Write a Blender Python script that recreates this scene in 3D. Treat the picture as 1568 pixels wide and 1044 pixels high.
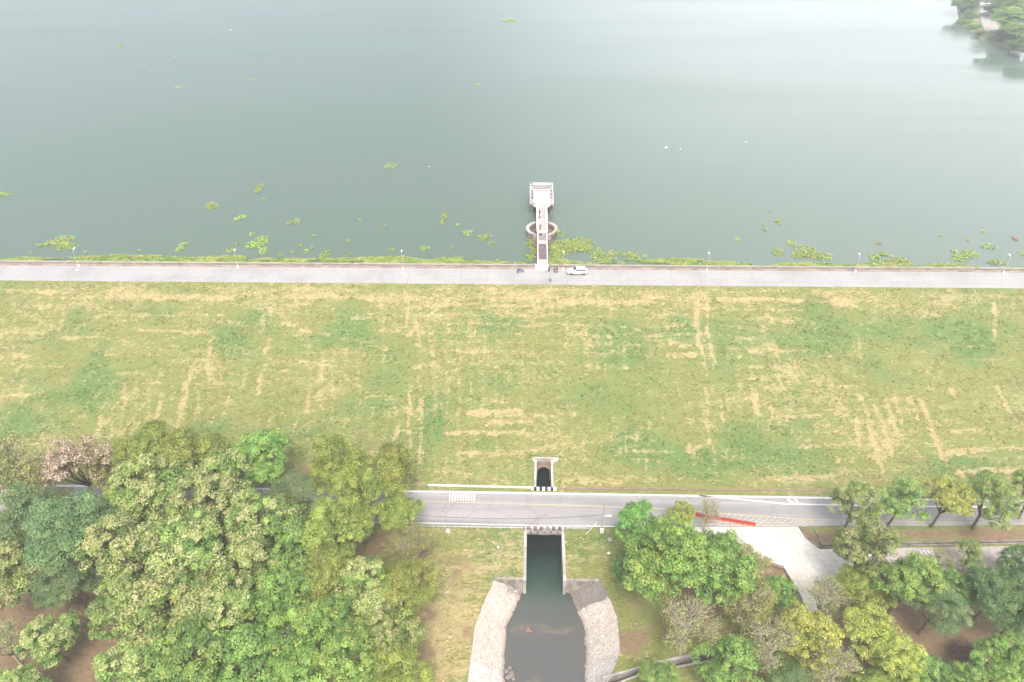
import bpy, bmesh, math, random
import numpy as np
from mathutils import Vector, Matrix
for _o in list(bpy.data.objects):
    bpy.data.objects.remove(_o)
SC = bpy.context.scene
COL = SC.collection
R = math.radians
# ------------------------------------------------------------------ camera
H = 82.0            # metres above the crest road (z = 0); X runs along the dam, Y out over the lake
F, CX, CY = 1045.0, 784.0, 522.0
def cam_axes(p, y, r):
    p, y, r = R(p), R(y), R(r)
    f = np.array([-math.sin(y)*math.cos(p), math.cos(y)*math.cos(p), -math.sin(p)])
    rt = np.array([math.cos(y), math.sin(y), 0.0]); up = np.cross(rt, f)
    return math.cos(r)*rt+math.sin(r)*up, -math.sin(r)*rt+math.cos(r)*up, f
AX = cam_axes(37.0, 1.95, -0.6)
cam_d = bpy.data.cameras.new('camera'); cam = bpy.data.objects.new('camera', cam_d); COL.objects.link(cam)
cam_d.sensor_width = 36.0; cam_d.lens = 36.0*F/1568.0; cam_d.clip_start = 0.5; cam_d.clip_end = 4000.0
_m = Matrix.Identity(4)
for _i in range(3):
    _m[_i][0] = AX[0][_i]; _m[_i][1] = AX[1][_i]; _m[_i][2] = -AX[2][_i]
_m[2][3] = H
cam.matrix_world = _m
SC.camera = cam
# ------------------------------------------------------------------ light
SUN_EL, SUN_AZ = 60.0, 172.0      # azimuth: degrees right of +Y
W = bpy.data.worlds.new('World'); SC.world = W; W.use_nodes = True
nt = W.node_tree; nt.nodes.clear()
wo = nt.nodes.new('ShaderNodeOutputWorld'); bg = nt.nodes.new('ShaderNodeBackground')
sky = nt.nodes.new('ShaderNodeTexSky'); sky.sky_type = 'NISHITA'; sky.sun_disc = False
sky.sun_elevation = R(SUN_EL); sky.sun_rotation = R(SUN_AZ)
sky.air_density = 1.0; sky.dust_density = 6.0; sky.ozone_density = 1.0
hs = nt.nodes.new('ShaderNodeHueSaturation'); hs.inputs['Saturation'].default_value = 0.85
nt.links.new(sky.outputs[0], hs.inputs['Color'])
# glow added low in the sky, away from the sun, to whiten the lake, uneven like thin cloud
tc = nt.nodes.new('ShaderNodeTexCoord'); dp = nt.nodes.new('ShaderNodeVectorMath'); dp.operation = 'DOT_PRODUCT'
GA, GE = R(33.0), R(13.0)
dp.inputs[1].default_value = (math.sin(GA)*math.cos(GE), math.cos(GA)*math.cos(GE), math.sin(GE))
nt.links.new(tc.outputs['Generated'], dp.inputs[0])
mr = nt.nodes.new('ShaderNodeMapRange'); mr.interpolation_type = 'SMOOTHSTEP'
mr.inputs['From Min'].default_value = 0.74; mr.inputs['From Max'].default_value = 1.0; mr.inputs['To Min'].default_value = 0.0; mr.inputs['To Max'].default_value = 1.0
nt.links.new(dp.outputs['Value'], mr.inputs['Value'])
cm = nt.nodes.new('ShaderNodeMapping'); cm.inputs['Scale'].default_value = (1.2, 1.2, 5.0); nt.links.new(tc.outputs['Generated'], cm.inputs['Vector'])
cn = nt.nodes.new('ShaderNodeTexNoise'); cn.inputs['Scale'].default_value = 2.0; cn.inputs['Detail'].default_value = 5; nt.links.new(cm.outputs[0], cn.inputs['Vector'])
ml = nt.nodes.new('ShaderNodeMath'); ml.operation = 'MULTIPLY_ADD'; ml.inputs[1].default_value = 0.7; ml.inputs[2].default_value = 0.65; nt.links.new(cn.outputs['Fac'], ml.inputs[0])
m2 = nt.nodes.new('ShaderNodeMath'); m2.operation = 'MULTIPLY'; nt.links.new(mr.outputs[0], m2.inputs[0]); nt.links.new(ml.outputs[0], m2.inputs[1])
mx = nt.nodes.new('ShaderNodeMix'); mx.data_type = 'RGBA'; mx.blend_type = 'ADD'; nt.links.new(m2.outputs[0], mx.inputs[0])
nt.links.new(hs.outputs[0], mx.inputs[6]); mx.inputs[7].default_value = (6.5, 6.0, 6.1, 1)
nt.links.new(mx.outputs[2], bg.inputs['Color'])
bg.inputs['Strength'].default_value = 0.15
nt.links.new(bg.outputs[0], wo.inputs['Surface'])
sl = bpy.data.lights.new('sun', 'SUN'); sl.energy = 1.15; sl.angle = R(16.0); sl.color = (1.0, 0.95, 0.88)
so = bpy.data.objects.new('sun', sl); COL.objects.link(so)
_d = Vector((math.sin(R(SUN_AZ))*math.cos(R(SUN_EL)), math.cos(R(SUN_AZ))*math.cos(R(SUN_EL)), math.sin(R(SUN_EL))))
so.rotation_euler = _d.to_track_quat('Z', 'Y').to_euler(); so.location = _d*300
SC.view_settings.view_transform = 'Standard'; SC.view_settings.look = 'None'
SC.view_settings.exposure = 1.1; SC.view_settings.gamma = 1.0; SC.view_settings.use_curve_mapping = False
SC.cycles.use_denoising = True
SC.cycles.max_bounces = 8; SC.cycles.diffuse_bounces = 3; SC.cycles.glossy_bounces = 3; SC.cycles.transmission_bounces = 4
SC.cycles.volume_bounces = 1; SC.cycles.caustics_reflective = False; SC.cycles.caustics_refractive = False
# ------------------------------------------------------------------ helpers
ZG, ZR, ZL, ZW = -13.1, -13.0, -3.0, -16.5     # lower ground, lower road, lake, channel water
CRX, Y_CREST, Y_TOE = 2.65, 129.9, 82.4
SLOPE = 13.1/(Y_CREST-Y_TOE)
def at(px, py, z):
    d = AX[2]*F+AX[0]*(px-CX)-AX[1]*(py-CY)
    t = (z-H)/d[2]
    return Vector((d[0]*t, d[1]*t, z))
def at_slope(px, py):
    d = AX[2]*F+AX[0]*(px-CX)-AX[1]*(py-CY)
    t = (-SLOPE*Y_CREST-H)/(d[2]-SLOPE*d[1])
    return Vector((d[0]*t, d[1]*t, H+d[2]*t))
def proj_np(P):
    v = P-np.array([0, 0, H]); z = v@AX[2]
    return CX+F*(v@AX[0])/z, CY-F*(v@AX[1])/z
def zdist(p):
    return float((np.array(p)-np.array([0, 0, H]))@AX[2])
def tag(o, label=None, cat=None, group=None, kind=None):
    if label: o['label'] = label
    if cat: o['category'] = cat
    if group: o['group'] = group
    if kind: o['kind'] = kind
    return o
def empty(name, loc, rz=0.0, label=None, cat=None, group=None):
    o = bpy.data.objects.new(name, None); COL.objects.link(o)
    o.location = loc; o.rotation_euler = (0, 0, rz); o.empty_display_size = 0.3
    return tag(o, label, cat, group)
def copy_tree(o, parent=None):
    c = o.copy(); COL.objects.link(c)
    if parent is not None: c.parent = parent
    for ch in list(o.children): copy_tree(ch, c)
    return c
class MB:
    def __init__(s): s.v = []; s.f = []; s.m = []
    def add(s, vs, fs, mi=0):
        n = len(s.v); s.v += [tuple(v) for v in vs]
        s.f += [tuple(i+n for i in f) for f in fs]; s.m += [mi]*len(fs)
    def box(s, x0, x1, y0, y1, z0, z1, mi=0):
        s.add([(x0,y0,z0),(x1,y0,z0),(x1,y1,z0),(x0,y1,z0),(x0,y0,z1),(x1,y0,z1),(x1,y1,z1),(x0,y1,z1)],
              [(3,2,1,0),(4,5,6,7),(0,1,5,4),(1,2,6,5),(2,3,7,6),(3,0,4,7)], mi)
    def tube(s, pts, rad, n=8, mi=0, cap=True):
        pts = [Vector(p) for p in pts]
        if not isinstance(rad, (list, tuple)): rad = [rad]*len(pts)
        vs = []; fs = []
        for i, p in enumerate(pts):
            t = (pts[min(i+1, len(pts)-1)]-pts[max(i-1, 0)])
            t = t.normalized() if t.length > 1e-6 else Vector((0, 0, 1))
            a = t.cross(Vector((0, 0, 1)) if abs(t.z) < .9 else Vector((1, 0, 0))).normalized(); b = t.cross(a)
            for k in range(n):
                q = 2*math.pi*k/n
                vs.append(p+(a*math.cos(q)+b*math.sin(q))*rad[i])
        for i in range(len(pts)-1):
            for k in range(n):
                k2 = (k+1) % n
                fs.append((i*n+k, (i+1)*n+k, (i+1)*n+k2, i*n+k2))
        if cap:
            fs.append(tuple(range(n))); fs.append(tuple((len(pts)-1)*n+k for k in reversed(range(n))))
        s.add(vs, fs, mi)
    def prism(s, poly, z0, z1, mi=0):
        n = len(poly); z0f = z0 if callable(z0) else (lambda p: z0); z1f = z1 if callable(z1) else (lambda p: z1)
        a = sum(poly[i][0]*poly[(i+1) % n][1]-poly[(i+1) % n][0]*poly[i][1] for i in range(n))
        if a < 0: poly = list(reversed(poly))
        vs = [(p[0], p[1], z0f(p)) for p in poly]+[(p[0], p[1], z1f(p)) for p in poly]
        fs = [tuple(reversed(range(n))), tuple(range(n, 2*n))]+[(i, (i+1) % n, n+(i+1) % n, n+i) for i in range(n)]
        s.add(vs, fs, mi)
    def extr(s, prof, axis, a, b, mi=0):
        # profile of 2 coords extruded along an axis ('x': prof=(y,z), 'y': prof=(x,z))
        n = len(prof)
        P = (lambda q, t: (t, q[0], q[1])) if axis == 'x' else (lambda q, t: (q[0], t, q[1]))
        vs = [P(q, a) for q in prof]+[P(q, b) for q in prof]
        s.add(vs, [tuple(range(n)), tuple(reversed(range(n, 2*n)))]+[(i, n+i, n+(i+1) % n, (i+1) % n) for i in range(n)], mi)
    def sphere(s, c, r, nu=10, nv=6, mi=0, sq=(1, 1, 1)):
        vs = [(c[0], c[1], c[2]+r*sq[2])]
        for j in range(1, nv):
            for k in range(nu):
                a = math.pi*j/nv; q = 2*math.pi*k/nu
                vs.append((c[0]+r*sq[0]*math.sin(a)*math.cos(q), c[1]+r*sq[1]*math.sin(a)*math.sin(q), c[2]+r*sq[2]*math.cos(a)))
        vs.append((c[0], c[1], c[2]-r*sq[2])); L = len(vs)-1; fs = []
        for k in range(nu):
            fs.append((0, 1+k, 1+(k+1) % nu)); fs.append((L, L-nu+(k+1) % nu, L-nu+k))
        for j in range(nv-2):
            for k in range(nu):
                a = 1+j*nu; fs.append((a+k, a+nu+k, a+nu+(k+1) % nu, a+(k+1) % nu))
        s.add(vs, fs, mi)
    def build(s, name, mats, parent=None, smooth=False, bevel=0.0, recalc=True):
        me = bpy.data.meshes.new(name); me.from_pydata(s.v, [], s.f)
        for m in (mats if isinstance(mats, (list, tuple)) else [mats]): me.materials.append(m)
        me.polygons.foreach_set('material_index', s.m)
        if recalc or bevel:
            bm = bmesh.new(); bm.from_mesh(me)
            if recalc: bmesh.ops.recalc_face_normals(bm, faces=bm.faces)
            if bevel: bmesh.ops.bevel(bm, geom=list(bm.edges), offset=bevel, segments=2, affect='EDGES', clamp_overlap=True)
            bm.to_mesh(me); bm.free()
        if smooth: me.polygons.foreach_set('use_smooth', [True]*len(me.polygons))
        me.update()
        o = bpy.data.objects.new(name, me); COL.objects.link(o)
        if parent is not None: o.parent = parent
        return o
def np_mesh(name, V, Fq, mat, attrs=None, smooth=False):
    """quads or tris from numpy arrays, with optional point attributes"""
    me = bpy.data.meshes.new(name); k = Fq.shape[1]
    me.vertices.add(len(V)); me.vertices.foreach_set('co', V.astype(np.float32).ravel())
    me.loops.add(Fq.size); me.loops.foreach_set('vertex_index', Fq.astype(np.int32).ravel())
    me.polygons.add(len(Fq)); me.polygons.foreach_set('loop_start', np.arange(0, Fq.size, k, dtype=np.int32))
    me.update(calc_edges=True)
    if smooth: me.polygons.foreach_set('use_smooth', [True]*len(Fq))
    for n, (ty, arr) in (attrs or {}).items():
        a = me.attributes.new(n, ty, 'POINT')
        a.data.foreach_set('color' if ty == 'FLOAT_COLOR' else 'value', arr.astype(np.float32).ravel())
    me.materials.append(mat); me.validate()
    return me
def link(name, me, parent=None):
    o = bpy.data.objects.new(name, me); COL.objects.link(o)
    if parent is not None: o.parent = parent
    return o
# numpy value noise -------------------------------------------------
def vnoise(x, y, seed=0):
    xi = np.floor(x).astype(np.int64); yi = np.floor(y).astype(np.int64); fx = x-xi; fy = y-yi
    fx = fx*fx*(3-2*fx); fy = fy*fy*(3-2*fy)
    def h(a, b):
        n = (a*374761393+b*668265263+seed*1442695041) & 0xffffffff
        n = ((n ^ (n >> 13))*1274126177) & 0xffffffff
        return ((n ^ (n >> 16)) & 0xffff)/65535.0
    return (h(xi, yi)*(1-fx)+h(xi+1, yi)*fx)*(1-fy)+(h(xi, yi+1)*(1-fx)+h(xi+1, yi+1)*fx)*fy
def fbm(x, y, seed=0, oct=4):
    r = 0; a = .5; t = 0
    for i in range(oct):
        r = r+a*vnoise(x*2**i, y*2**i, seed+i*17); t += a; a *= .55
    return r/t
# ------------------------------------------------------------------ materials
def NN(t, ty, **kw):
    n = t.nodes.new(ty)
    for k, v in kw.items(): setattr(n, k, v)
    return n
def mat_new(name):
    m = bpy.data.materials.new(name); m.use_nodes = True; t = m.node_tree
    return m, t, t.nodes['Principled BSDF']
def ramp(t, fac, stops):
    r = NN(t, 'ShaderNodeValToRGB'); e = r.color_ramp.elements
    while len(e) < len(stops): e.new(0.5)
    for q, (p, c) in zip(e, stops):
        q.position = p; q.color = (*c, 1) if len(c) == 3 else c
    t.links.new(fac, r.inputs[0]); return r.outputs[0]
def noise(t, scale, detail=4, rough=.55, vec=None, dist=0.0):
    n = NN(t, 'ShaderNodeTexNoise'); n.inputs['Scale'].default_value = scale; n.inputs['Detail'].default_value = detail
    n.inputs['Roughness'].default_value = rough; n.inputs['Distortion'].default_value = dist
    if vec is not None: t.links.new(vec, n.inputs['Vector'])
    return n.outputs['Fac']
def coords(t, scale=(1, 1, 1), rot=(0, 0, 0)):
    g = NN(t, 'ShaderNodeTexCoord'); mp = NN(t, 'ShaderNodeMapping')
    mp.inputs['Scale'].default_value = scale; mp.inputs['Rotation'].default_value = rot
    t.links.new(g.outputs['Object'], mp.inputs['Vector']); return mp.outputs[0]
def mix(t, fac, a, b, mode='MIX'):
    m = NN(t, 'ShaderNodeMix', data_type='RGBA', blend_type=mode)
    for s, v in ((m.inputs[0], fac), (m.inputs[6], a), (m.inputs[7], b)):
        if isinstance(v, (int, float)): s.default_value = v
        elif isinstance(v, tuple): s.default_value = (*v, 1)
        else: t.links.new(v, s)
    return m.outputs[2]
def math_n(t, op, a, b=0.0, clamp=False):
    m = NN(t, 'ShaderNodeMath', operation=op); m.use_clamp = clamp
    for s, v in ((m.inputs[0], a), (m.inputs[1], b)):
        if isinstance(v, (int, float)): s.default_value = v
        else: t.links.new(v, s)
    return m.outputs[0]
def attr(t, name):
    a = NN(t, 'ShaderNodeAttribute'); a.attribute_name = name; return a
def bump(t, b, h, strength=.4, dist=.1):
    n = NN(t, 'ShaderNodeBump'); n.inputs['Strength'].default_value = strength; n.inputs['Distance'].default_value = dist
    t.links.new(h, n.inputs['Height']); t.links.new(n.outputs[0], b.inputs['Normal'])
def simple(name, c, rough=.6, metal=0.0, var=.12, scale=2.0, spec=.4, bmp=0.0):
    m, t, b = mat_new(name)
    v = coords(t); n = noise(t, scale, 5, .6, v)
    lo = tuple(max(0, x*(1-var*1.6)) for x in c); hi = tuple(min(1, x*(1+var)) for x in c)
    t.links.new(ramp(t, n, [(.3, lo), (.7, hi)]), b.inputs['Base Color'])
    b.inputs['Roughness'].default_value = rough; b.inputs['Metallic'].default_value = metal
    b.inputs['Specular IOR Level'].default_value = spec
    if bmp: bump(t, b, noise(t, scale*6, 4, .6, v), bmp, .05)
    return m
def stained(name, c, stain, rough=.85, s1=.35, s2=3.0, lo=.45, hi=.68, crack=None, speck=None, bmp=.3):
    """concrete and the like: base colour, broad stains, fine grain, optional dark specks"""
    m, t, b = mat_new(name); v = coords(t)
    a = ramp(t, noise(t, s1, 6, .62, v, .4), [(lo, (0, 0, 0)), (hi, (1, 1, 1))])
    col = mix(t, a, c, stain)
    g = noise(t, s2, 5, .65, v)
    col = mix(t, .55, col, ramp(t, g, [(.25, (.62, .6, .58)), (.75, (1.3, 1.3, 1.3))]), 'MULTIPLY')
    if speck:
        k = ramp(t, noise(t, speck[0], 3, .6, v), [(speck[1], (0, 0, 0)), (speck[1]+.06, (1, 1, 1))])
        col = mix(t, k, col, speck[2])
    t.links.new(col, b.inputs['Base Color']); b.inputs['Roughness'].default_value = rough
    b.inputs['Specular IOR Level'].default_value = .25
    if bmp: bump(t, b, g, bmp, .06)
    return m
M = {}
def joints(m, sx, sy, wdt, colr, fac=.5):
    t = m.node_tree; b = t.nodes['Principled BSDF']; old = b.inputs['Base Color'].links[0].from_socket
    g = NN(t, 'ShaderNodeTexCoord'); n = NN(t, 'ShaderNodeTexNoise'); n.inputs['Scale'].default_value = .8; t.links.new(g.outputs['Object'], n.inputs['Vector'])
    s = NN(t, 'ShaderNodeSeparateXYZ'); t.links.new(mix(t, .02, g.outputs['Object'], n.outputs['Color'], 'LINEAR_LIGHT'), s.inputs[0]); r = None
    for ax, d in (('X', sx), ('Y', sy)):
        if not d: continue
        q = math_n(t, 'LESS_THAN', math_n(t, 'MODULO', math_n(t, 'ADD', s.outputs[ax], 1000.0), d), wdt)
        r = q if r is None else math_n(t, 'MAXIMUM', r, q)
    t.links.new(mix(t, math_n(t, 'MULTIPLY', r, fac), old, colr), b.inputs['Base Color'])
M['conc'] = stained('concrete', (.42, .40, .37), (.25, .22, .19))
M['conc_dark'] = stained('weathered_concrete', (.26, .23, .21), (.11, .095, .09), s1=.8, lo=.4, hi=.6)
joints_later = lambda: (joints(M['road_hi'], 6.0, 3.45, .09, (.17, .155, .14), .55), joints(M['apron'], 4.5, 4.0, .09, (.22, .2, .17), .35), joints(M['service'], 5.0, 0, .1, (.18, .16, .15), .4))
M['white'] = stained('white_paint', (.78, .77, .75), (.5, .48, .45), rough=.6, s1=.9, lo=.55, hi=.8, bmp=.1)
M['dirty_white'] = stained('dirty_white_paint', (.58, .55, .54), (.30, .26, .26), rough=.7, s1=1.4, lo=.45, hi=.65)
M['black'] = simple('black_paint', (.03, .03, .032), .6, var=.4, scale=3)
M['road_hi'] = stained('crest_pavement', (.345, .34, .335), (.265, .26, .255), s1=.12, s2=2.2, lo=.45, hi=.75, bmp=.15)
M['apron'] = stained('apron_concrete', (.60, .57, .51), (.46, .43, .37), s1=.12, s2=1.1, lo=.42, hi=.72, bmp=.1)
M['service'] = stained('service_road_concrete', (.40, .355, .335), (.28, .24, .225), s1=.2, s2=1.6, bmp=.15)
joints_later()
M['steel'] = simple('galvanised_steel', (.42, .43, .44), .45, .6, var=.15)
M['grey_metal'] = simple('grey_painted_metal', (.5, .51, .52), .5, .1, var=.1)
M['brick'] = stained('red_brown_masonry', (.27, .185, .15), (.16, .115, .095), s1=1.2, s2=5)
M['ledge'] = stained('pinkish_ledge', (.38, .29, .25), (.22, .17, .13), s1=.5, s2=3, lo=.4, hi=.62)
M['yellow'] = stained('worn_yellow_line', (.46, .40, .25), (.34, .31, .25), s1=1.5, lo=.45, hi=.7, bmp=0)
M['line'] = stained('worn_white_line', (.68, .66, .64), (.40, .37, .36), s1=1.6, lo=.5, hi=.75, bmp=0)
M['plank'] = stained('tan_deck', (.42, .385, .36), (.30, .26, .24), s1=.6, s2=4)
M['plank_dark'] = stained('dark_grating_deck', (.15, .115, .12), (.09, .075, .08), s1=.6, s2=5)
M['roof_grey'] = stained('grey_roof', (.30, .27, .275), (.18, .16, .165), s1=.9, s2=3, lo=.4, hi=.62)
M['red'] = simple('red_plastic', (.46, .055, .035), .45, var=.25, scale=1.5)
M['rubber'] = simple('tyre_rubber', (.025, .025, .026), .8)
M['glass'] = simple('dark_glass', (.03, .035, .04), .08, var=.1, spec=.8)
M['carwhite'] = simple('white_car_paint', (.78, .78, .79), .25, var=.02, spec=.6)
M['bluepaint'] = simple('blue_paint', (.10, .13, .50), .35, var=.1)
M['chrome'] = simple('bright_metal', (.6, .6, .62), .25, .9, var=.05)
M['lampred'] = simple('red_lens', (.4, .02, .015), .3)
M['bark'] = stained('grey_brown_bark', (.17, .125, .09), (.10, .072, .052), s1=1.5, s2=6)
M['bark_pale'] = stained('pale_grey_bark', (.40, .36, .28), (.27, .23, .17), s1=1.5, s2=6)
M['wood'] = simple('weathered_wood', (.36, .29, .22), .8, var=.3)
M['foam'] = simple('white_foam', (.8, .8, .78), .8, var=.05)
M['rock'] = stained('pale_rock', (.38, .33, .28), (.24, .2, .17), s1=1.5, s2=5)
# asphalt: long wheel tracks along X, patches, cracks
m, t, b = mat_new('asphalt'); v = coords(t)
col = mix(t, noise(t, .5, 6, .65, v), (.235, .23, .222), (.345, .335, .325))
vs_ = coords(t, (.02, .55, 1)); tr = ramp(t, noise(t, 1.0, 4, .6, vs_, .3), [(.35, (.74, .74, .75)), (.65, (1.14, 1.12, 1.11))])
col = mix(t, .8, col, tr, 'MULTIPLY')
sp = ramp(t, noise(t, 1.1, 5, .7, v, .6), [(.63, (0, 0, 0)), (.72, (1, 1, 1))]); col = mix(t, math_n(t, 'MULTIPLY', sp, .35), col, (.14, .115, .11))
vo = NN(t, 'ShaderNodeTexVoronoi', feature='DISTANCE_TO_EDGE'); vo.inputs['Scale'].default_value = .16
nz = NN(t, 'ShaderNodeTexNoise'); nz.inputs['Scale'].default_value = .7; nz.inputs['Detail'].default_value = 5; t.links.new(v, nz.inputs['Vector'])
t.links.new(mix(t, .12, v, nz.outputs['Color'], 'LINEAR_LIGHT'), vo.inputs['Vector'])
ck = ramp(t, vo.outputs['Distance'], [(.0, (1, 1, 1)), (.012, (0, 0, 0))]); col = mix(t, math_n(t, 'MULTIPLY', ck, .35), col, (.10, .09, .09))
t.links.new(col, b.inputs['Base Color']); b.inputs['Roughness'].default_value = .85; b.inputs['Specular IOR Level'].default_value = .25
bump(t, b, noise(t, 9, 4, .6, v), .2, .02); M['asphalt'] = m
# grass and bare soil: weights come from the ground mesh (straw, lush, soil), the grain from noise
m, t, b = mat_new('mown_grass_and_soil'); v = coords(t)
wisp = ramp(t, noise(t, 1.05, 6, .68, coords(t, (.6, 1.0, 1), (0, 0, -.45)), 1.2), [(.3, (0, 0, 0)), (.7, (1, 1, 1))])
fine = ramp(t, noise(t, 3.4, 8, .74, coords(t, (.45, 1.0, 1), (0, 0, -.45)), .5), [(.3, (0, 0, 0)), (.7, (1, 1, 1))])
fine = math_n(t, 'ADD', math_n(t, 'MULTIPLY', fine, .55), math_n(t, 'MULTIPLY', wisp, .45))
mid = noise(t, .35, 5, .6, v, .6)
green = mix(t, fine, (.122, .137, .042), (.285, .272, .10))
green = mix(t, ramp(t, mid, [(.35, (0, 0, 0)), (.65, (1, 1, 1))]), green, mix(t, fine, (.118, .148, .044), (.25, .275, .09)))
lushc = mix(t, fine, (.075, .135, .042), (.175, .245, .08))
straw = mix(t, fine, (.265, .22, .10), (.44, .37, .195))
soil = mix(t, fine, (.13, .086, .055), (.30, .215, .135))
def thr(a, w, lo, hi):
    s_ = math_n(t, 'ADD', attr(t, a).outputs['Fac'], math_n(t, 'MULTIPLY', math_n(t, 'SUBTRACT', fine, .5), w))
    return ramp(t, s_, [(lo, (0, 0, 0)), (hi, (1, 1, 1))])
col = mix(t, thr('lush', 1.9, .3, .8), green, lushc)
col = mix(t, thr('straw', 1.7, .34, .88), col, straw)
col = mix(t, thr('soil', 1.0, .32, .72), col, soil)
t.links.new(col, b.inputs['Base Color']); b.inputs['Roughness'].default_value = .95; b.inputs['Specular IOR Level'].default_value = .1
bump(t, b, fine, .6, .25); M['grass'] = m
# lake water
m, t, b = mat_new('lake_water'); v = coords(t)
b.inputs['Base Color'].default_value = (.135, .178, .145, 1)
t.links.new(mix(t, noise(t, .008, 3, .5, v), (.090, .130, .098), (.098, .140, .105)), b.inputs['Base Color'])
b.inputs['IOR'].default_value = 1.333; b.inputs['Specular IOR Level'].default_value = .5
wind = ramp(t, noise(t, 1.0, 6, .65, coords(t, (.004, .022, 1), (0, 0, -.3)), .8), [(.38, (.04, .04, .04)), (.66, (.24, .24, .24))])
t.links.new(wind, b.inputs['Roughness'])
bump(t, b, noise(t, 1.2, 3, .5, coords(t, (.6, 1.4, 1))), .05, .06); M['lake'] = m
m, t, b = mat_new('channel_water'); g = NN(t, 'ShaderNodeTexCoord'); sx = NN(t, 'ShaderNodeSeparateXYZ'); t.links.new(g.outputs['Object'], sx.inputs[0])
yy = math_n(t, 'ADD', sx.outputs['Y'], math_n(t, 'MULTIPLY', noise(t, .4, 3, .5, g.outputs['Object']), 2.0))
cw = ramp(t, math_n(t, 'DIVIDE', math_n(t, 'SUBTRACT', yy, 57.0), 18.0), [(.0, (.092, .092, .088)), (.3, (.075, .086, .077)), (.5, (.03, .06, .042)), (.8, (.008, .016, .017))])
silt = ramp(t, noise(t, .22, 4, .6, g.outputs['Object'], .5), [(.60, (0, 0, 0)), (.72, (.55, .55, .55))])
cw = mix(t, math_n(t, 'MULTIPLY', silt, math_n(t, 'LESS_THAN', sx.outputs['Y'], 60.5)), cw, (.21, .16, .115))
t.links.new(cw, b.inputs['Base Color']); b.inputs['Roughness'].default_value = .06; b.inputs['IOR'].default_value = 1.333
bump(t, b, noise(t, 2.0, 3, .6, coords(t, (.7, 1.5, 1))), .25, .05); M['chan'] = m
# leaves: colour from the clump, a small shift per tree; light passes through
def leaf_mat(name):
    m = bpy.data.materials.new(name); m.use_nodes = True; t = m.node_tree; t.nodes.clear()
    o = NN(t, 'ShaderNodeOutputMaterial'); a = attr(t, 'col'); inf = NN(t, 'ShaderNodeObjectInfo')
    h = NN(t, 'ShaderNodeHueSaturation'); t.links.new(a.outputs['Color'], h.inputs['Color'])
    t.links.new(math_n(t, 'ADD', math_n(t, 'MULTIPLY', inf.outputs['Random'], .03), .485), h.inputs['Hue'])
    t.links.new(math_n(t, 'ADD', math_n(t, 'MULTIPLY', inf.outputs['Random'], .25), .88), h.inputs['Value'])
    d = NN(t, 'ShaderNodeBsdfDiffuse'); tl = NN(t, 'ShaderNodeBsdfTranslucent'); gl = NN(t, 'ShaderNodeBsdfGlossy')
    gl.inputs['Roughness'].default_value = .45; gl.inputs['Color'].default_value = (.8, .85, .8, 1)
    t.links.new(h.outputs[0], d.inputs['Color']); t.links.new(h.outputs[0], tl.inputs['Color'])
    s1 = NN(t, 'ShaderNodeMixShader'); s1.inputs[0].default_value = .38
    t.links.new(d.outputs[0], s1.inputs[1]); t.links.new(tl.outputs[0], s1.inputs[2])
    s2 = NN(t, 'ShaderNodeMixShader'); s2.inputs[0].default_value = .03
    t.links.new(s1.outputs[0], s2.inputs[1]); t.links.new(gl.outputs[0], s2.inputs[2]); t.links.new(s2.outputs[0], o.inputs['Surface'])
    return m
M['leaf'] = leaf_mat('tree_leaves'); M['weed'] = leaf_mat('water_weed_leaves')
# ================================================================== SETTING
P2 = lambda lst, z: [(lambda q: (q.x, q.y))(at(x, y, z)) for x, y in lst]
def resample(pl, n):
    pl = [Vector(p) for p in pl]; d = [0]
    for a, b_ in zip(pl, pl[1:]): d.append(d[-1]+(b_-a).length)
    out = []
    for i in range(n):
        s = d[-1]*i/(n-1); k = 0
        while k < len(d)-2 and d[k+1] < s: k += 1
        out.append(pl[k].lerp(pl[k+1], (s-d[k])/max(1e-9, d[k+1]-d[k])))
    return out
def in_poly(x, y, poly):
    r = np.zeros(x.shape, bool); n = len(poly)
    for i in range(n):
        x0, y0 = poly[i]; x1, y1 = poly[(i+1) % n]
        if y0 == y1: continue
        c = ((y0 > y) != (y1 > y)) & (x < (x1-x0)*(y-y0)/(y1-y0)+x0); r ^= c
    return r
def snap_to(P, poly):
    best = np.full(len(P), 1e9); out = P.copy(); n = len(poly)
    for i in range(n):
        a = np.array(poly[i]); b_ = np.array(poly[(i+1) % n]); d = b_-a
        tt = np.clip(((P-a)@d)/max(1e-9, d@d), 0, 1); q = a+tt[:, None]*d; e = np.hypot(*(P-q).T)
        k = e < best; best[k] = e[k]; out[k] = q[k]
    return out
# --- plan of the outlet, in metres
xl, xr = at(804, 850, ZG).x, at(863.3, 850, ZG).x          # centre lines of the chute walls
Y_HEAD, Y_GUARD = at(835, 888, ZG).y, 72.75
L_out = P2([(757, 888), (740, 925), (727, 960), (722, 1000), (716, 1044), (704, 1150), (690, 1300)], ZG)
R_out = P2([(918, 888), (929, 906), (945, 945), (950, 1000), (930, 1046), (985, 1150), (1010, 1300)], ZG)
L_in = P2([(803, 905), (795, 925), (779, 960), (777, 1000), (777, 1044), (778, 1150), (778, 1300)], ZW)
R_in = P2([(867, 905), (876, 925), (891, 962), (893, 1000), (892, 1044), (893, 1150), (895, 1300)], ZW)
outlet_hole = [(xl, Y_GUARD)]+[(xl, Y_HEAD), L_out[0]]+L_out[1:]+list(reversed(R_out))+[(xr, Y_HEAD), (xr, Y_GUARD)]
D_up = P2([(922, 1038), (1010, 1013), (1095, 995), (1220, 966)], ZG)
D_lo = P2([(930, 1052), (985, 1031), (1100, 1009), (1225, 980)], ZG)
side_hole = D_up+list(reversed(D_lo))
K_up = P2([(1257, 834), (1400, 831), (1568, 827.8), (1700, 825.5)], ZG)
K_lo = P2([(1257, 838), (1400, 835), (1568, 832), (1700, 829.8)], ZG)
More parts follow.
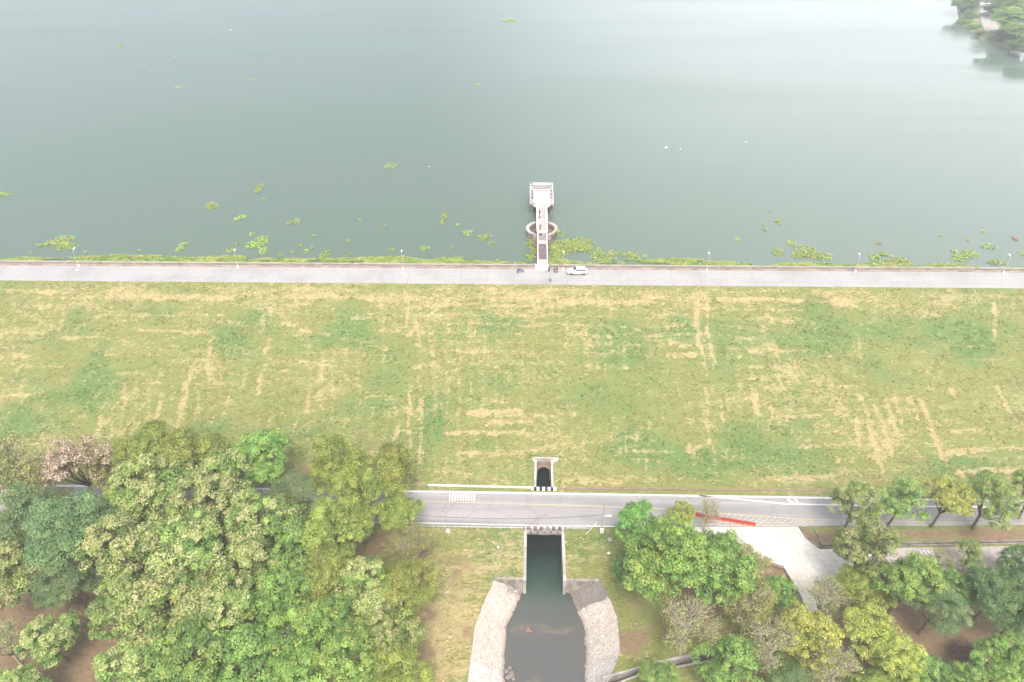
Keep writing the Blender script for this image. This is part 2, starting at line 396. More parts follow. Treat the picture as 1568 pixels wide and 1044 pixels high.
kerb_hole = K_up+list(reversed(K_lo))
CUL_X0, CUL_X1, CUL_YB = CRX-1.45, CRX+1.45, 87.5
cul_hole = [(CUL_X0, Y_TOE), (CUL_X1, Y_TOE), (CUL_X1-.1, CUL_YB), (CUL_X0+.1, CUL_YB)]
# --- streaks of dry cut grass, darker lush patches and bare soil, laid out on the bank
STREAKS = [  # pixel ends on the bank, half width in metres, strength
(0,444,107,448,.5,.5),(165,453,356,456,.7,.8),(145,484,344,482,.5,.5),(100,516,180,516,.4,.5),(199,505,325,509,.45,.6),(157,541,275,543,.4,.4),
(543,486,600,488,.5,.6),(440,497,597,534,.45,.5),(440,453,597,457,.6,.6),(184,570,252,572,.5,.4),(0,511,69,509,.5,.5),(411,520,404,560,.45,.7),(404,560,396,604,.45,.8),
(295,562,272,654,.6,.8),(245,616,230,662,.4,.7),(306,612,291,647,.3,.5),(329,624,325,647,.3,.5),(38,570,31,604,.3,.6),(161,612,153,662,.35,.5),(379,562,371,604,.3,.5),
(325,516,320,543,.35,.6),(100,467,92,505,.35,.5),(354,604,346,635,.3,.5),(474,593,470,639,.35,.45),(402,482,400,509,.4,.6),
(860,462,1000,464,.75,.95),(1104,457,1230,459,.5,.6),(867,493,867,561,.4,.6),(1068,457,1068,516,.5,.8),(1068,516,1081,565,.45,.7),(1081,565,1088,692,.35,.5),
(1083,457,1083,502,.45,.8),(1083,502,1095,556,.4,.6),(1103,610,1110,646,.3,.5),(1176,480,1183,498,.5,.8),(1316,520,1316,547,.4,.6),(1309,633,1318,683,.4,.6),(1318,606,1352,723,.45,.9),
(1339,620,1366,696,.4,.7),(1357,611,1375,665,.4,.7),(1370,606,1381,642,.45,.7),(1409,611,1447,705,.55,.9),(1393,608,1406,638,.5,.7),(1524,588,1546,633,.4,.6),(1524,462,1524,516,.5,.7),
(1117,534,1244,538,.6,.6),(1149,561,1217,563,.4,.5),(1185,638,1298,635,.35,.5),(1217,683,1284,683,.35,.7),(1262,703,1311,703,.35,.6),(1235,651,1289,651,.3,.5),
(1451,660,1501,656,.4,.8),(1451,690,1566,686,.45,.9),(1465,723,1568,719,.55,.95),(968,692,1032,692,.4,.7),(986,706,1018,706,.35,.6),(1153,600,1160,633,.8,1.3),(1058,683,1063,705,.9,.8),
(1027,544,1062,543,.8,.7),(1276,462,1302,466,1.3,.7),(1458,597,1464,612,.7,.7),(720,632,760,631,.6,1.2),(760,631,796,627,.4,.8),(750,647,815,644,.4,.5),(683,662,799,662,.5,.9),
(704,693,781,696,.45,.7),(781,696,850,684,.45,.5),(629,590,627,694,.4,.6),(644,612,644,707,.45,.85),(608,651,609,694,.4,.6),(640,492,643,529,.6,.6),(677,466,704,466,.5,.7),(677,466,658,484,.4,.7),
(623,455,623,501,.5,.6),(600,626,631,625,.5,.6),(660,498,664,562,.4,.4),(640,560,668,560,.7,.5),(890,500,905,560,.8,.4),(540,540,600,545,.6,.4),(1200,490,1240,492,.6,.5),
(1390,480,1440,483,.6,.5),(40,470,90,470,.8,.5),(20,605,80,600,.5,.4),(900,560,960,562,.8,.5),(1270,590,1330,592,.5,.4),(1110,700,1180,703,.5,.3),(940,640,952,690,.3,.4),(1150,735,1290,728,.5,.5),(870,735,950,738,.6,.5)]
_r = random.Random(21)
for _i in range(330):
    _x, _y = _r.uniform(-40, 1600), _r.uniform(448, 738)
    if _r.random() < (.75 if _y < 560 else .35):
        _l = _r.uniform(14, 75); STREAKS.append((_x, _y, _x+_l, _y+_r.uniform(-3, 3), _r.uniform(.14, .28), _r.uniform(.2, .55)))
    else:
        _l = _r.uniform(12, 60); STREAKS.append((_x, _y, _x+(_x-815)*.00125*_l+_r.uniform(-1, 1), _y+_l, _r.uniform(.12, .24), _r.uniform(.2, .6)))
LUSH = [(153,593,34,38,.8),(356,528,30,24,.9),(536,497,38,28,.9),(46,650,64,26,.7),(115,486,28,26,.5),(398,486,30,20,.6),(941,520,46,52,.8),(1040,498,28,24,.8),(1352,502,46,28,.7),(1447,511,80,27,.8),
(1492,540,30,26,.8),(1153,502,50,22,.4),(1086,701,200,34,.75),(980,680,60,40,.4),(760,489,46,22,.6),(664,640,26,32,.9),(753,682,36,13,.7),(690,500,50,40,.4),(320,650,80,20,.4),(560,620,60,18,.4),(1480,700,90,30,.35),(1250,520,60,30,.35),
(760,850,44,38,.8),(735,905,26,22,.5),(890,840,20,24,.5),(920,825,20,14,.6),(1290,835,30,12,.2),(700,830,40,14,.3),(1480,1035,60,18,.2)]
SOIL = [(300,900,400,190,1.0),(30,1000,200,120,.5),(610,830,42,22,.55),(640,1000,34,60,.25),(965,900,34,60,.32),(1000,960,70,70,.38),(1060,940,60,50,.4),(1120,900,110,70,.6),(960,985,26,18,.7),(1400,960,230,110,.85),(1180,890,60,40,.75),(1180,1030,160,50,.5),
(1262,822,46,16,.8),(1430,818,170,12,.75),(1560,818,80,12,.55),(690,760,60,5,.3),(930,747,80,3.5,.6),(1150,748,160,3.5,.5),(940,780,60,30,.3),(470,720,24,12,.7),(20,1000,120,80,.5),(930,850,26,30,.4)]
def weights(V):
    px, py = proj_np(V); x, y = V[:, 0], V[:, 1]
    wx = x+2.2*(fbm(x*.22, y*.22, 5)-.5); wy = y+2.0*(fbm(x*.22, y*.22, 9)-.5)
    straw = .13+1.1*(fbm(x*.075+3, y*.13, 21, 5)-.45)+.75*(fbm(x*.4, y*.9, 31, 4)-.5)
    straw = straw+.38*np.clip((y-119.5)/7, 0, 1)*np.clip((129.2-y)/1.6, 0, 1)*(fbm(x*.16, y*.6, 41)+.3)
    straw = straw+.30*np.clip((76-y)/3, 0, 1)*np.clip(1.2-np.hypot((px-690)/110, (py-930)/190), 0, 1)*2
    # faint mowing bands across and down the bank
    straw = straw+.42*np.clip(np.sin(wy*2.6+2*fbm(x*.02, y*.05, 3))-.25, 0, 1)*np.clip(fbm(x*.028, y*.06, 55)*3-1.2, 0, 1)
    straw = straw+.42*np.clip(np.sin((wx-.04*(x-3)*(y-130)*.12)*2.2)-.3, 0, 1)*np.clip(fbm(x*.03, y*.03, 66)*3-1.2, 0, 1)
    n1 = fbm(x*1.1, y*1.1, 77, 3); n2 = fbm(x*.35, y*.35, 78, 3)
    for x0, y0, x1, y1, w, s in STREAKS:
        w = w*.62
        a = at_slope(x0, y0); c = at_slope(x1, y1); d = np.array([c.x-a.x, c.y-a.y]); L = d@d
        k = np.where((x > min(a.x, c.x)-4) & (x < max(a.x, c.x)+4) & (y > min(a.y, c.y)-4) & (y < max(a.y, c.y)+4))[0]
        if not len(k): continue
        qx = x[k]+1.3*(n2[k]-.5)+.8*(n1[k]-.5); qy = y[k]+1.3*(n1[k]-.5)+.8*(n2[k]-.5)
        tt = np.clip(((qx-a.x)*d[0]+(qy-a.y)*d[1])/L, 0, 1)
        e = np.hypot(qx-a.x-tt*d[0], qy-a.y-tt*d[1])
        straw[k] = straw[k]+1.15*s*np.clip(1.9-e/w/(.55+.9*n1[k]), 0, 1)*(.25+1.1*n1[k])*(.4+1.1*n2[k])
    lush = 1.9*(fbm(x*.10, y*.14, 91, 5)-.5)+.22
    wob = 1+.9*(n2-.5)+.5*(n1-.5)
    for cx, cy, rx, ry, s in LUSH:
        e = np.hypot((px-cx)/rx, (py-cy)/ry)*wob; lush = lush+s*1.0*np.clip(1.35-e, 0, 1)
    soil = -.2+.45*(fbm(x*.15, y*.15, 13, 4)-.5)
    for cx, cy, rx, ry, s in SOIL:
        e = np.hypot((px-cx)/rx, (py-cy)/ry)*wob; soil = soil+1.25*s*np.clip(1.3-e, 0, 1)
    return dict(straw=('FLOAT', np.clip(straw, -.5, 1.6)), lush=('FLOAT', np.clip(lush, -.5, 1.3)), soil=('FLOAT', np.clip(soil, -.5, 1.3)))
def sheet(name, xs, ys, zf, holes, mat):
    X, Y = np.meshgrid(xs, ys); V = np.stack([X.ravel(), Y.ravel()], 1); nx, ny = len(xs), len(ys)
    i = np.arange((nx-1)*(ny-1)); r, c = i//(nx-1), i % (nx-1); a = r*nx+c
    Q = np.stack([a, a+1, a+nx+1, a+nx], 1)
    for h in holes:
        cen = V[Q].mean(1); ins = in_poly(cen[:, 0], cen[:, 1], h)
        rim = np.intersect1d(np.unique(Q[ins]), np.unique(Q[~ins])); Q = Q[~ins]
        if len(rim):
            S = snap_to(V[rim], h); dd = np.hypot(*(S-V[rim]).T); keep = dd < .6
            V[rim[keep]] = S[keep]
    used = np.unique(Q); remap = np.full(len(V), -1); remap[used] = np.arange(len(used)); V = V[used]; Q = remap[Q]
    V3 = np.column_stack([V, zf(V[:, 0], V[:, 1])])
    o = link(name, np_mesh(name, V3, Q, mat, weights(V3), smooth=True)); tag(o, kind='structure'); return o
far_l = np.array([-420, -320, -240, -180, -150, -135]); far_r = np.array([135, 150, 180, 240, 320, 420])
xs = np.concatenate([far_l, np.arange(-122, 126, .36), far_r])
ys_lo = np.concatenate([[-120, -60, -20, 5, 20], np.arange(30, Y_TOE-.1, .36), [Y_TOE]])
ys_up = np.linspace(Y_TOE, Y_CREST, 160)
sheet('ground', xs, ys_lo, lambda x, y: ZG+.10*(fbm(x*.3, y*.3, 4)-.5)*np.clip((72-y)/6, 0, 1), [outlet_hole, side_hole, kerb_hole], M['grass'])
sheet('dam_embankment', xs, ys_up, lambda x, y: ZG+SLOPE*(y-Y_TOE)+.16*(fbm(x*.35, y*.35, 4)-.5)*np.clip((129.4-y)/2, 0, 1)*np.clip((y-83)/3, 0, 1), [cul_hole], M['grass'])
# crest road, upstream face, lake
mb = MB(); mb.box(-420, 420, Y_CREST-.05, 137.05, -1.2, .03); tag(mb.build('crest_road', M['road_hi']), kind='structure')
mb = MB(); mb.extr([(137.0, -.02), (137.0, -8), (156, -8), (139.6, -1.5), (138.2, -.15)], 'x', -420, 420); tag(mb.build('upstream_revetment', M['conc_dark']), kind='structure')
mb = MB(); mb.add([(-1500, 138.5, ZL), (1500, 138.5, ZL), (1500, 1500, ZL), (-1500, 1500, ZL)], [(0, 1, 2, 3)]); tag(mb.build('lake_water', M['lake']), kind='structure')
# lower road, apron, service road
def poly_slab(name, poly, z0, z1, m):
    mb = MB(); mb.prism(poly, z0, z1); return tag(mb.build(name, m), kind='structure')
road_bot = P2([(985, 806.5), (1222, 806), (1300, 805), (1568, 804)], ZR)
poly_slab('lower_road', [(-420, 81.25), (-420, 73.75), (-20, 73.75), (1, 73.6)]+road_bot+[(420, road_bot[-1][1]), (420, 81.25)], ZR-.3, ZR, M['asphalt'])
apr = P2([(985, 806.9), (1222, 806.4), (1233, 822), (1256, 841), (1335, 839.4), (1335, 880), (1300, 882), (1264, 887), (1268, 930), (1290, 1000), (1258, 1000), (1226, 912), (1198, 868), (1140, 854), (1080, 838), (1000, 822)], ZR)
poly_slab('concrete_apron', apr, ZR-.3, ZR-.006, M['apron'])
poly_slab('service_road', P2([(1335.3, 839.4), (1568, 835.5), (1760, 832), (1760, 870), (1568, 871), (1440, 874), (1335.3, 880)], ZR), ZR-.3, ZR-.02, M['service'])
# painted markings
def stripe(mb, pts, w, z=ZR+.006, mi=0):
    pts = [Vector((p[0], p[1], 0)) for p in pts]; vs = []
    for i, p in enumerate(pts):
        t_ = (pts[min(i+1, len(pts)-1)]-pts[max(i-1, 0)]).normalized(); n = Vector((-t_.y, t_.x, 0))*w/2
        vs += [(p.x+n.x, p.y+n.y, z), (p.x-n.x, p.y-n.y, z)]
    mb.add(vs, [(2*i, 2*i+1, 2*i+3, 2*i+2) for i in range(len(pts)-1)], mi)
mb = MB()
stripe(mb, [(-420, 80.93), (-20, 80.93), (0, 80.95), (420, 80.95)], .32)
stripe(mb, [(-420, 74.05), (-20, 74.05), (2, 73.95)], .17); stripe(mb, [(2, 73.95), road_bot[0]], .2)
stripe(mb, P2([(1070, 758.6), (1150, 766), (1205, 771.6), (1300, 773.5), (1568, 777), (1700, 778.6)], ZR), .26)
stripe(mb, P2([(1216.5, 762.5), (1222.5, 771.0)], ZR), .38)
stripe(mb, P2([(1206, 764.2), (1211.5, 768.5)], ZR), .34)
a = at(1208, 768, ZR); mb.add([(a.x-.1, a.y-.6, ZR+.009), (a.x+1.0, a.y-.35, ZR+.009), (a.x+.1, a.y+.55, ZR+.009)], [(0, 1, 2)])
for i in range(10):
    q = at(689+i*4.15, 759.5, ZR); mb.box(q.x-.09, q.x+.09, 78.95, 80.72, ZR+.003, ZR+.006)
for i in range(5):
    q = P2([(1408+i*6, 842), (1419+i*6, 856)], ZR); stripe(mb, q, .3, ZR-.012)
tag(mb.build('white_road_markings', M['line']), kind='structure')
mb = MB()
yl = P2([(300, 762), (560, 766.2), (640, 767.3), (900, 774.3), (1040, 780), (1120, 787), (1240, 795.3), (1400, 798.5), (1568, 801.3), (1760, 804)], ZR)
stripe(mb, yl, .17)
stripe(mb, P2([(1095, 804.6), (1222, 804.8)], ZR), .12)
for i in range(16):
    xb = 1078+10.2*i; xt = xb+19; yt = 787+(xt-1120)*.069 if xt < 1240 else 795.3
    f_ = 1.0
    if xt > 1238: f_ = .75
    stripe(mb, P2([(xb, 804.6), (xb+19*f_, 804.6+(yt-804.6)*f_)], ZR), .14, ZR+.004)
tag(mb.build('yellow_road_markings', M['yellow']), kind='structure')
# planter kerb, drain walls, small retaining walls -------------------
def wall_path(mb, pts, w, z0, z1, mi=0):
    for p, q in zip(pts, pts[1:]):
        p = Vector((p[0], p[1], 0)); q = Vector((q[0], q[1], 0)); t_ = (q-p).normalized(); n = Vector((-t_.y, t_.x, 0))*w/2
        mb.prism([tuple((p-n)[:2]), tuple((q-n)[:2]), tuple((q+n)[:2]), tuple((p+n)[:2])], z0, z1, mi)
def drain(name, up, lo, depth, label, wall, top=.06):
    mb = MB(); wall_path(mb, up, .26, ZG-depth, ZG+top); wall_path(mb, lo, .26, ZG-depth, ZG+top)
    r = mb.build(name, wall); tag(r, label, 'drain')
    fl = MB(); n = len(up); vs = [(p[0], p[1], ZG-depth+.05) for p in up]+[(p[0], p[1], ZG-depth+.05) for p in lo]
    fl.add(vs, [(i, i+1, n+i+1, n+i) for i in range(n-1)]); fl.build('drain_floor', M['chan_floor'], r); return r
M['chan_floor'] = stained('wet_drain_floor', (.13, .115, .105), (.05, .045, .042), s1=.5, rough=.5)
drain('drain_channel', D_up, D_lo, 1.5, 'open concrete side drain running from the outlet basin in under the trees', M['conc'])
drain('drain_channel', K_up, K_lo, .7, 'narrow dark drain along the lower edge of the planted strip beside the service road', M['conc_dark'], .12)
mb = MB(); wall_path(mb, P2([(1224, 806.6), (1233, 823), (1245, 833), (1257, 839)], ZG), .22, ZG-.2, ZG+.26)
tag(mb.build('kerb', M['conc_dark']), 'curved dark kerb round the end of the planted strip at the pale apron', 'kerb')
mb = MB(); wall_path(mb, P2([(1248, 811), (1253, 822), (1257, 834)], ZG), .3, ZG-.2, ZG+.22)
tag(mb.build('kerb', M['conc_dark']), 'short straight dark kerb crossing the planted strip near its end', 'kerb')
mb = MB(); wall_path(mb, P2([(1140, 855.5), (1160, 860), (1180, 866), (1199, 871)], ZG), .5, ZG-.3, ZG+.5)
tag(mb.build('retaining_wall', M['brick']), 'low brown retaining wall on the near edge of the pale apron', 'retaining wall')
mb = MB(); wall_path(mb, P2([(1200, 871), (1226, 915), (1256, 998)], ZG), .22, ZG-.2, ZG+.25)
tag(mb.build('kerb', M['conc_dark']), 'long slanting kerb between brown soil and the pale lane going under the trees', 'kerb')
mb = MB(); wall_path(mb, P2([(1264, 889), (1280, 886), (1300, 883)], ZG), .4, ZG-.2, ZG+.4)
tag(mb.build('retaining_wall', M['brick']), 'short brown retaining wall under the olive tree at the apron corner', 'retaining wall')
mb = MB(); wall_path(mb, P2([(1446, 878), (1500, 876), (1545, 874.5), (1620, 873)], ZG), .6, ZG-.3, ZG+.5)
tag(mb.build('retaining_wall', M['conc_dark']), 'dark low retaining wall along the near side of the service road', 'retaining wall')
# toe of the bank
mb = MB(); a = at(655, 742.3, -12.9); c = at(813, 746, -12.9); wall_path(mb, [(a.x, a.y), (c.x, c.y)], .22, ZG-.2, ZG+.30)
tag(mb.build('low_white_wall', M['white']), 'long low white wall at the foot of the grass bank, left of the culvert', 'wall')
mb = MB(); wall_path(mb, P2([(855, 748.2), (1000, 749), (1272, 751.5), (1568, 756)], ZG), .30, ZG-.2, ZG+.12)
tag(mb.build('brick_edging', M['brick']), 'thin red brown edging along the foot of the grass bank, right of the culvert', 'edging')
# --- parapet along the crest, with the gap for the footbridge
M['conc_mid'] = stained('stained_headwall', (.34, .31, .28), (.17, .15, .14), s1=.7, lo=.42, hi=.62)
M['cap'] = stained('parapet_cap', (.33, .32, .27), (.22, .21, .16), s1=.6)
def parapet(x0, x1, label):
    mb = MB(); mb.box(x0, x1, 137.12, 137.5, -.8, .62, 1); mb.box(x0, x1, 137.06, 137.56, .622, .74, 0)
    r = mb.build('parapet_wall', [M['cap'], M['brick_wall']]); tag(r, label, 'wall')
    mb = MB(); mb.box(x0, x1, 136.55, 137.1, -.8, .18); mb.build('footing_ledge', M['ledge'], r)
M['brick_wall'] = stained('weathered_parapet_face', (.33, .29, .265), (.20, .175, .16), s1=.4, s2=3, lo=.4, hi=.62)
parapet(-420, CRX-1.75, 'long weathered parapet wall on the lake side of the crest road, left of the footbridge')
parapet(CRX+1.75, 420, 'long weathered parapet wall on the lake side of the crest road, right of the footbridge')
# --- culvert mouth in the foot of the bank
root = empty('culvert', (CRX, 84.8, ZG), 0, 'small arched culvert mouth with sloping side walls in the foot of the grass bank', 'culvert')
def ch(o, r):
    o.parent = r; o.matrix_parent_inverse = Matrix.Translation(r.location).inverted() if r.rotation_euler[2] == 0 else r.matrix_world.inverted(); return o
zs = lambda y: ZG+SLOPE*(y-Y_TOE)
mb = MB()
for s in (-1, 1):
    xi0, xi1 = CRX+s*1.38, CRX+s*1.28; xo0, xo1 = CRX+s*1.78, CRX+s*1.66
    q = [(xi0, Y_TOE-.35), (xi1, CUL_YB+.1), (xo1, CUL_YB+.1), (xo0, Y_TOE-.35)]
    mb.prism(q, -17.2, lambda p: zs(max(p[1], Y_TOE))+.22)
ch(mb.build('side_wall', M['conc']), root)
# headwall with an arched opening, and the tunnel behind it
mb = MB(); yb = CUL_YB-.25; zt = zs(CUL_YB)+.1; ra, zc = 1.12, zt-2.6
arc = [(CRX+ra*math.cos(math.pi*i/12), zc+ra*1.15*math.sin(math.pi*i/12)) for i in range(13)]
outer = [(CRX+1.36, zc)]+[(CRX+1.36-2.72*i/10, zt) for i in range(11)]+[(CRX-1.36, zc)]
for yy, in ((yb,),):
    V_ = [(p[0], yy, p[1]) for p in arc]+[(p[0], yy, p[1]) for p in outer]
    mb.add(V_, [(i, i+1, 13+i+1, 13+i) for i in range(12)])
mb.add([(CRX-1.36, yb, -17.2), (CRX-ra, yb, -17.2), (CRX-ra, yb, zc), (CRX-1.36, yb, zc)], [(0, 1, 2, 3)])
mb.add([(CRX+ra, yb, -17.2), (CRX+1.36, yb, -17.2), (CRX+1.36, yb, zc), (CRX+ra, yb, zc)], [(0, 1, 2, 3)])
mb.box(CRX-1.36, CRX+1.36, yb+.01, yb+.5, zt-.3, zt+.002)
ch(mb.build('headwall', M['ledge'], recalc=False), root)
mb = MB(); n = 13; full = [(CRX+ra, -17.2)]+arc+[(CRX-ra, -17.2)]
V_ = [(p[0], yb+.002, p[1]) for p in full]+[(p[0], yb+14, p[1]) for p in full]; k = len(full)
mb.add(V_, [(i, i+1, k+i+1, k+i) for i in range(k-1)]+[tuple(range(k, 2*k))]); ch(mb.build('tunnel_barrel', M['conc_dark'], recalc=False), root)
mb = MB(); a2 = [(CRX+1.26*math.cos(math.pi*i/12), zc+.03+1.44*math.sin(math.pi*i/12)) for i in range(13)]
mb.add([(p[0], yb-.12, p[1]) for p in arc]+[(p[0], yb-.12, p[1]) for p in a2]+[(p[0], yb-.001, p[1]) for p in a2], [(i, i+1, 14+i, 13+i) for i in range(12)]+[(13+i, 14+i, 27+i, 26+i) for i in range(12)])
ch(mb.build('arch_ring', M['ledge'], recalc=False), root)
mb = MB(); mb.box(CRX-1.72, CRX+1.72, yb+.52, yb+.9, zt-.6, zt+.28, 0); mb.prism([(CRX+1.68, yb-.3), (CRX+2.9, yb+.55), (CRX+2.75, yb+.9), (CRX+1.74, yb+.9)], zt-1.0, lambda p: zs(p[1])+.14)
mb.prism([(CRX-1.68, yb-.3), (CRX-2.1, yb+.7), (CRX-1.74, yb+.9)], zt-1.0, lambda p: zs(p[1])+.12); ch(mb.build('coping', M['conc']), root)
def striped(name, x0, x1, y0, y1, z0, z1, n, label, white_first=True):
    mb = MB()
    for i in range(n):
        a = x0+(x1-x0)*i/n; c = x0+(x1-x0)*(i+1)/n
        mb.box(a, c, y0-(0 if i % 2 else .012), y1, z0, z1+(0 if i % 2 else .012), (0 if white_first else 1) if i % 2 == 0 else (1 if white_first else 0))
    return tag(mb.build(name, [M['white'], M['black']]), label, 'kerb')
striped('striped_kerb', CRX-2.3, CRX+2.2, Y_TOE-.75, Y_TOE-.36, ZG-.2, ZG+.55, 9, 'black and white striped kerb across the front of the small arched culvert')
mb = MB(); mb.box(CRX-1.45, CRX+1.45, Y_TOE-.355, Y_TOE-.15, -17.2, ZG+.1); ch(mb.build('front_wall', M['conc_dark']), root)
M['conc_mid'] = stained('stained_headwall', (.34, .31, .28), (.17, .15, .14), s1=.7, lo=.42, hi=.62)
# --- outlet under the road: guard wall, chute walls, head walls, stone linings
gx0, gx1 = at(803, 808, ZR).x, at(864, 808, ZR).x
root = empty('outlet_chute', (CRX, 68, ZG), 0, 'straight concrete outlet chute full of dark green water below the road', 'outlet')
mb = MB(); mb.box(gx0-.1, gx1+.1, 72.75, 73.5, ZG-.9, ZR+.12); ch(mb.build('deck_edge', M['conc_dark']), root)
for xx in (xl, xr):
    mb = MB(); mb.box(xx-.24, xx+.24, Y_HEAD-.3, 72.74, -17.6, ZG+.16); ch(mb.build('side_wall', M['conc']), root)
for x0, x1 in ((L_out[0][0]+.1, xl-.25), (xr+.25, R_out[0][0]-.1)):
    mb = MB(); mb.box(x0, x1, Y_HEAD-.02, Y_HEAD+.3, -17.6, ZG+.12); ch(mb.build('head_wall', M['conc_mid']), root)
mb = MB()  # the dark barrel under the road
mb.add([(xl+.24, 72.9, -17.6), (xl+.24, 72.9, ZG-.9), (xr-.24, 72.9, ZG-.9), (xr-.24, 72.9, -17.6), (xl+.24, 81, -17.6), (xl+.24, 81, ZG-.9), (xr-.24, 81, ZG-.9), (xr-.24, 81, -17.6)],
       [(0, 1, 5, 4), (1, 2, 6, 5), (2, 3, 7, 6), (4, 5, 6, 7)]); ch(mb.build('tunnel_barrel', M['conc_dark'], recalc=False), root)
mb = MB(); NS = 13
for i in range(NS):
    a = gx0+(gx1-gx0)*i/NS; c = gx0+(gx1-gx0)*(i+1)/NS; wh = i % 2 == 0
    mb.box(a+(.06 if wh else 0), c-(.06 if wh else 0), 72.86, 73.34-(0 if wh else .03), ZR+.122, ZR+(.72 if wh else .60), 0 if wh else 1)
for i in range(6):
    a = gx0+(gx1-gx0)*(i+.12)/6; c = gx0+(gx1-gx0)*(i+.88)/6; mb.box(a, c, 72.68, 72.84, ZR-.55, ZR+.10, 2)
tag(mb.build('guard_wall', [M['dirty_white'], M['conc_dark'], M['conc']]), 'battered guard wall of white and dark blocks above the wide dark outlet', 'guard wall')
m, t, b = mat_new('stone_lining'); v = coords(t)
g1 = noise(t, 2.4, 5, .7, v); st = math_n(t, 'ADD', attr(t, 'stain').outputs['Fac'], math_n(t, 'MULTIPLY', math_n(t, 'SUBTRACT', g1, .5), 1.0))
col = mix(t, noise(t, .5, 5, .65, v), (.60, .55, .49), (.44, .385, .33))
col = mix(t, .8, col, ramp(t, noise(t, 4.0, 5, .75, v), [(.3, (.55, .53, .5)), (.62, (1.2, 1.2, 1.2))]), 'MULTIPLY')
col = mix(t, ramp(t, noise(t, 3.2, 2, .5, v), [(.66, (0, 0, 0)), (.71, (.8, .8, .8))]), col, (.15, .13, .13))
col = mix(t, ramp(t, st, [(.35, (0, 0, 0)), (.6, (1, 1, 1))]), col, mix(t, g1, (.14, .125, .12), (.27, .24, .225)))
col = mix(t, ramp(t, math_n(t, 'ADD', attr(t, 'white').outputs['Fac'], math_n(t, 'MULTIPLY', g1, .3)), [(.55, (0, 0, 0)), (.8, (1, 1, 1))]), col, mix(t, g1, (.36, .33, .30), (.66, .63, .60)))
col = mix(t, ramp(t, math_n(t, 'ADD', attr(t, 'wet').outputs['Fac'], math_n(t, 'MULTIPLY', g1, .4)), [(.5, (0, 0, 0)), (.95, (.7, .7, .7))]), col, (.25, .175, .12))
vo = NN(t, 'ShaderNodeTexVoronoi', feature='DISTANCE_TO_EDGE'); vo.inputs['Scale'].default_value = 2.4; t.links.new(v, vo.inputs['Vector'])
col = mix(t, ramp(t, vo.outputs['Distance'], [(.0, (.22, .22, .22)), (.06, (0, 0, 0))]), col, (.20, .175, .155))
vc = NN(t, 'ShaderNodeTexVoronoi'); vc.inputs['Scale'].default_value = 2.4; t.links.new(v, vc.inputs['Vector']); sv = NN(t, 'ShaderNodeSeparateColor'); t.links.new(vc.outputs['Color'], sv.inputs[0])
col = mix(t, .4, col, ramp(t, sv.outputs[0], [(.0, (.72, .70, .68)), (1.0, (1.15, 1.15, 1.15))]), 'MULTIPLY')
t.links.new(col, b.inputs['Base Color']); b.inputs['Roughness'].default_value = .9; bump(t, b, math_n(t, 'ADD', g1, math_n(t, 'MULTIPLY', vo.outputs['Distance'], 1.5)), .8, .2); M['riprap'] = m
def lining(name, out, inn, label, stainf, whitef):
    n, k = 90, 16; A = resample([(*p, 0) for p in out], n); B = resample([(*p, 0) for p in inn], n); V = []; st = []; wh = []; we = []
    for i in range(n):
        for j in range(k+1):
            f_ = j/k; p = A[i].lerp(B[i], f_)
            x = p.x+(0 if j in (0,) else .22*(random.random()-.5)); y = p.y+(0 if i == 0 else .22*(random.random()-.5))
            V.append((x, y, ZG+.06-(3.75*f_)+(.0 if j == 0 else .16*(random.random()-.5)))); px, py = proj_np(np.array([V[-1]]))
            st.append(stainf(px[0], py[0])); wh.append(whitef(px[0], py[0])); we.append(max(0, (f_-.70)/.3))
    V = np.array(V); i = np.arange((n-1)*k); r, c = i//k, i % k; a = r*(k+1)+c
    Q = np.stack([a, a+k+1, a+k+2, a+1], 1)
    return tag(link(name, np_mesh(name, V, Q, M['riprap'], dict(stain=('FLOAT', np.array(st)), white=('FLOAT', np.array(wh)), wet=('FLOAT', np.array(we))), smooth=False)), label, 'stone lining')
random.seed(4)
lining('stone_lining', L_out, L_in, 'pale stone bank lining on the left of the outlet basin', lambda x, y: .5 if (y < 912 and x > 775) else .12 if math.hypot((x-773)/6, (y-940)/8) < 1 else -.1, lambda x, y: max(0, min(1, .25+(y-1008-.28*(x-720))/16)))
lining('stone_lining', R_out, R_in, 'stone bank lining on the right of the outlet basin, black stained at its top', lambda x, y: .85 if (y < 938-.45*(x-880) and x > 872) or (y < 915) else -.1, lambda x, y: max(0, min(1, .1+(y-1012+.25*(x-900))/18)))
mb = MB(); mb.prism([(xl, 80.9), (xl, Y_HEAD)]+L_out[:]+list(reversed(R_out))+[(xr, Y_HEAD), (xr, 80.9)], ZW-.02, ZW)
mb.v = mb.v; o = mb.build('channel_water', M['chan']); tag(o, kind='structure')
mb = MB(); mb.box(CRX-1.5, CRX+1.5, Y_TOE-.4, CUL_YB+13, ZW-.02, ZW); tag(mb.build('culvert_water', M['culwater'] if 'culwater' in M else M['chan']), kind='structure')

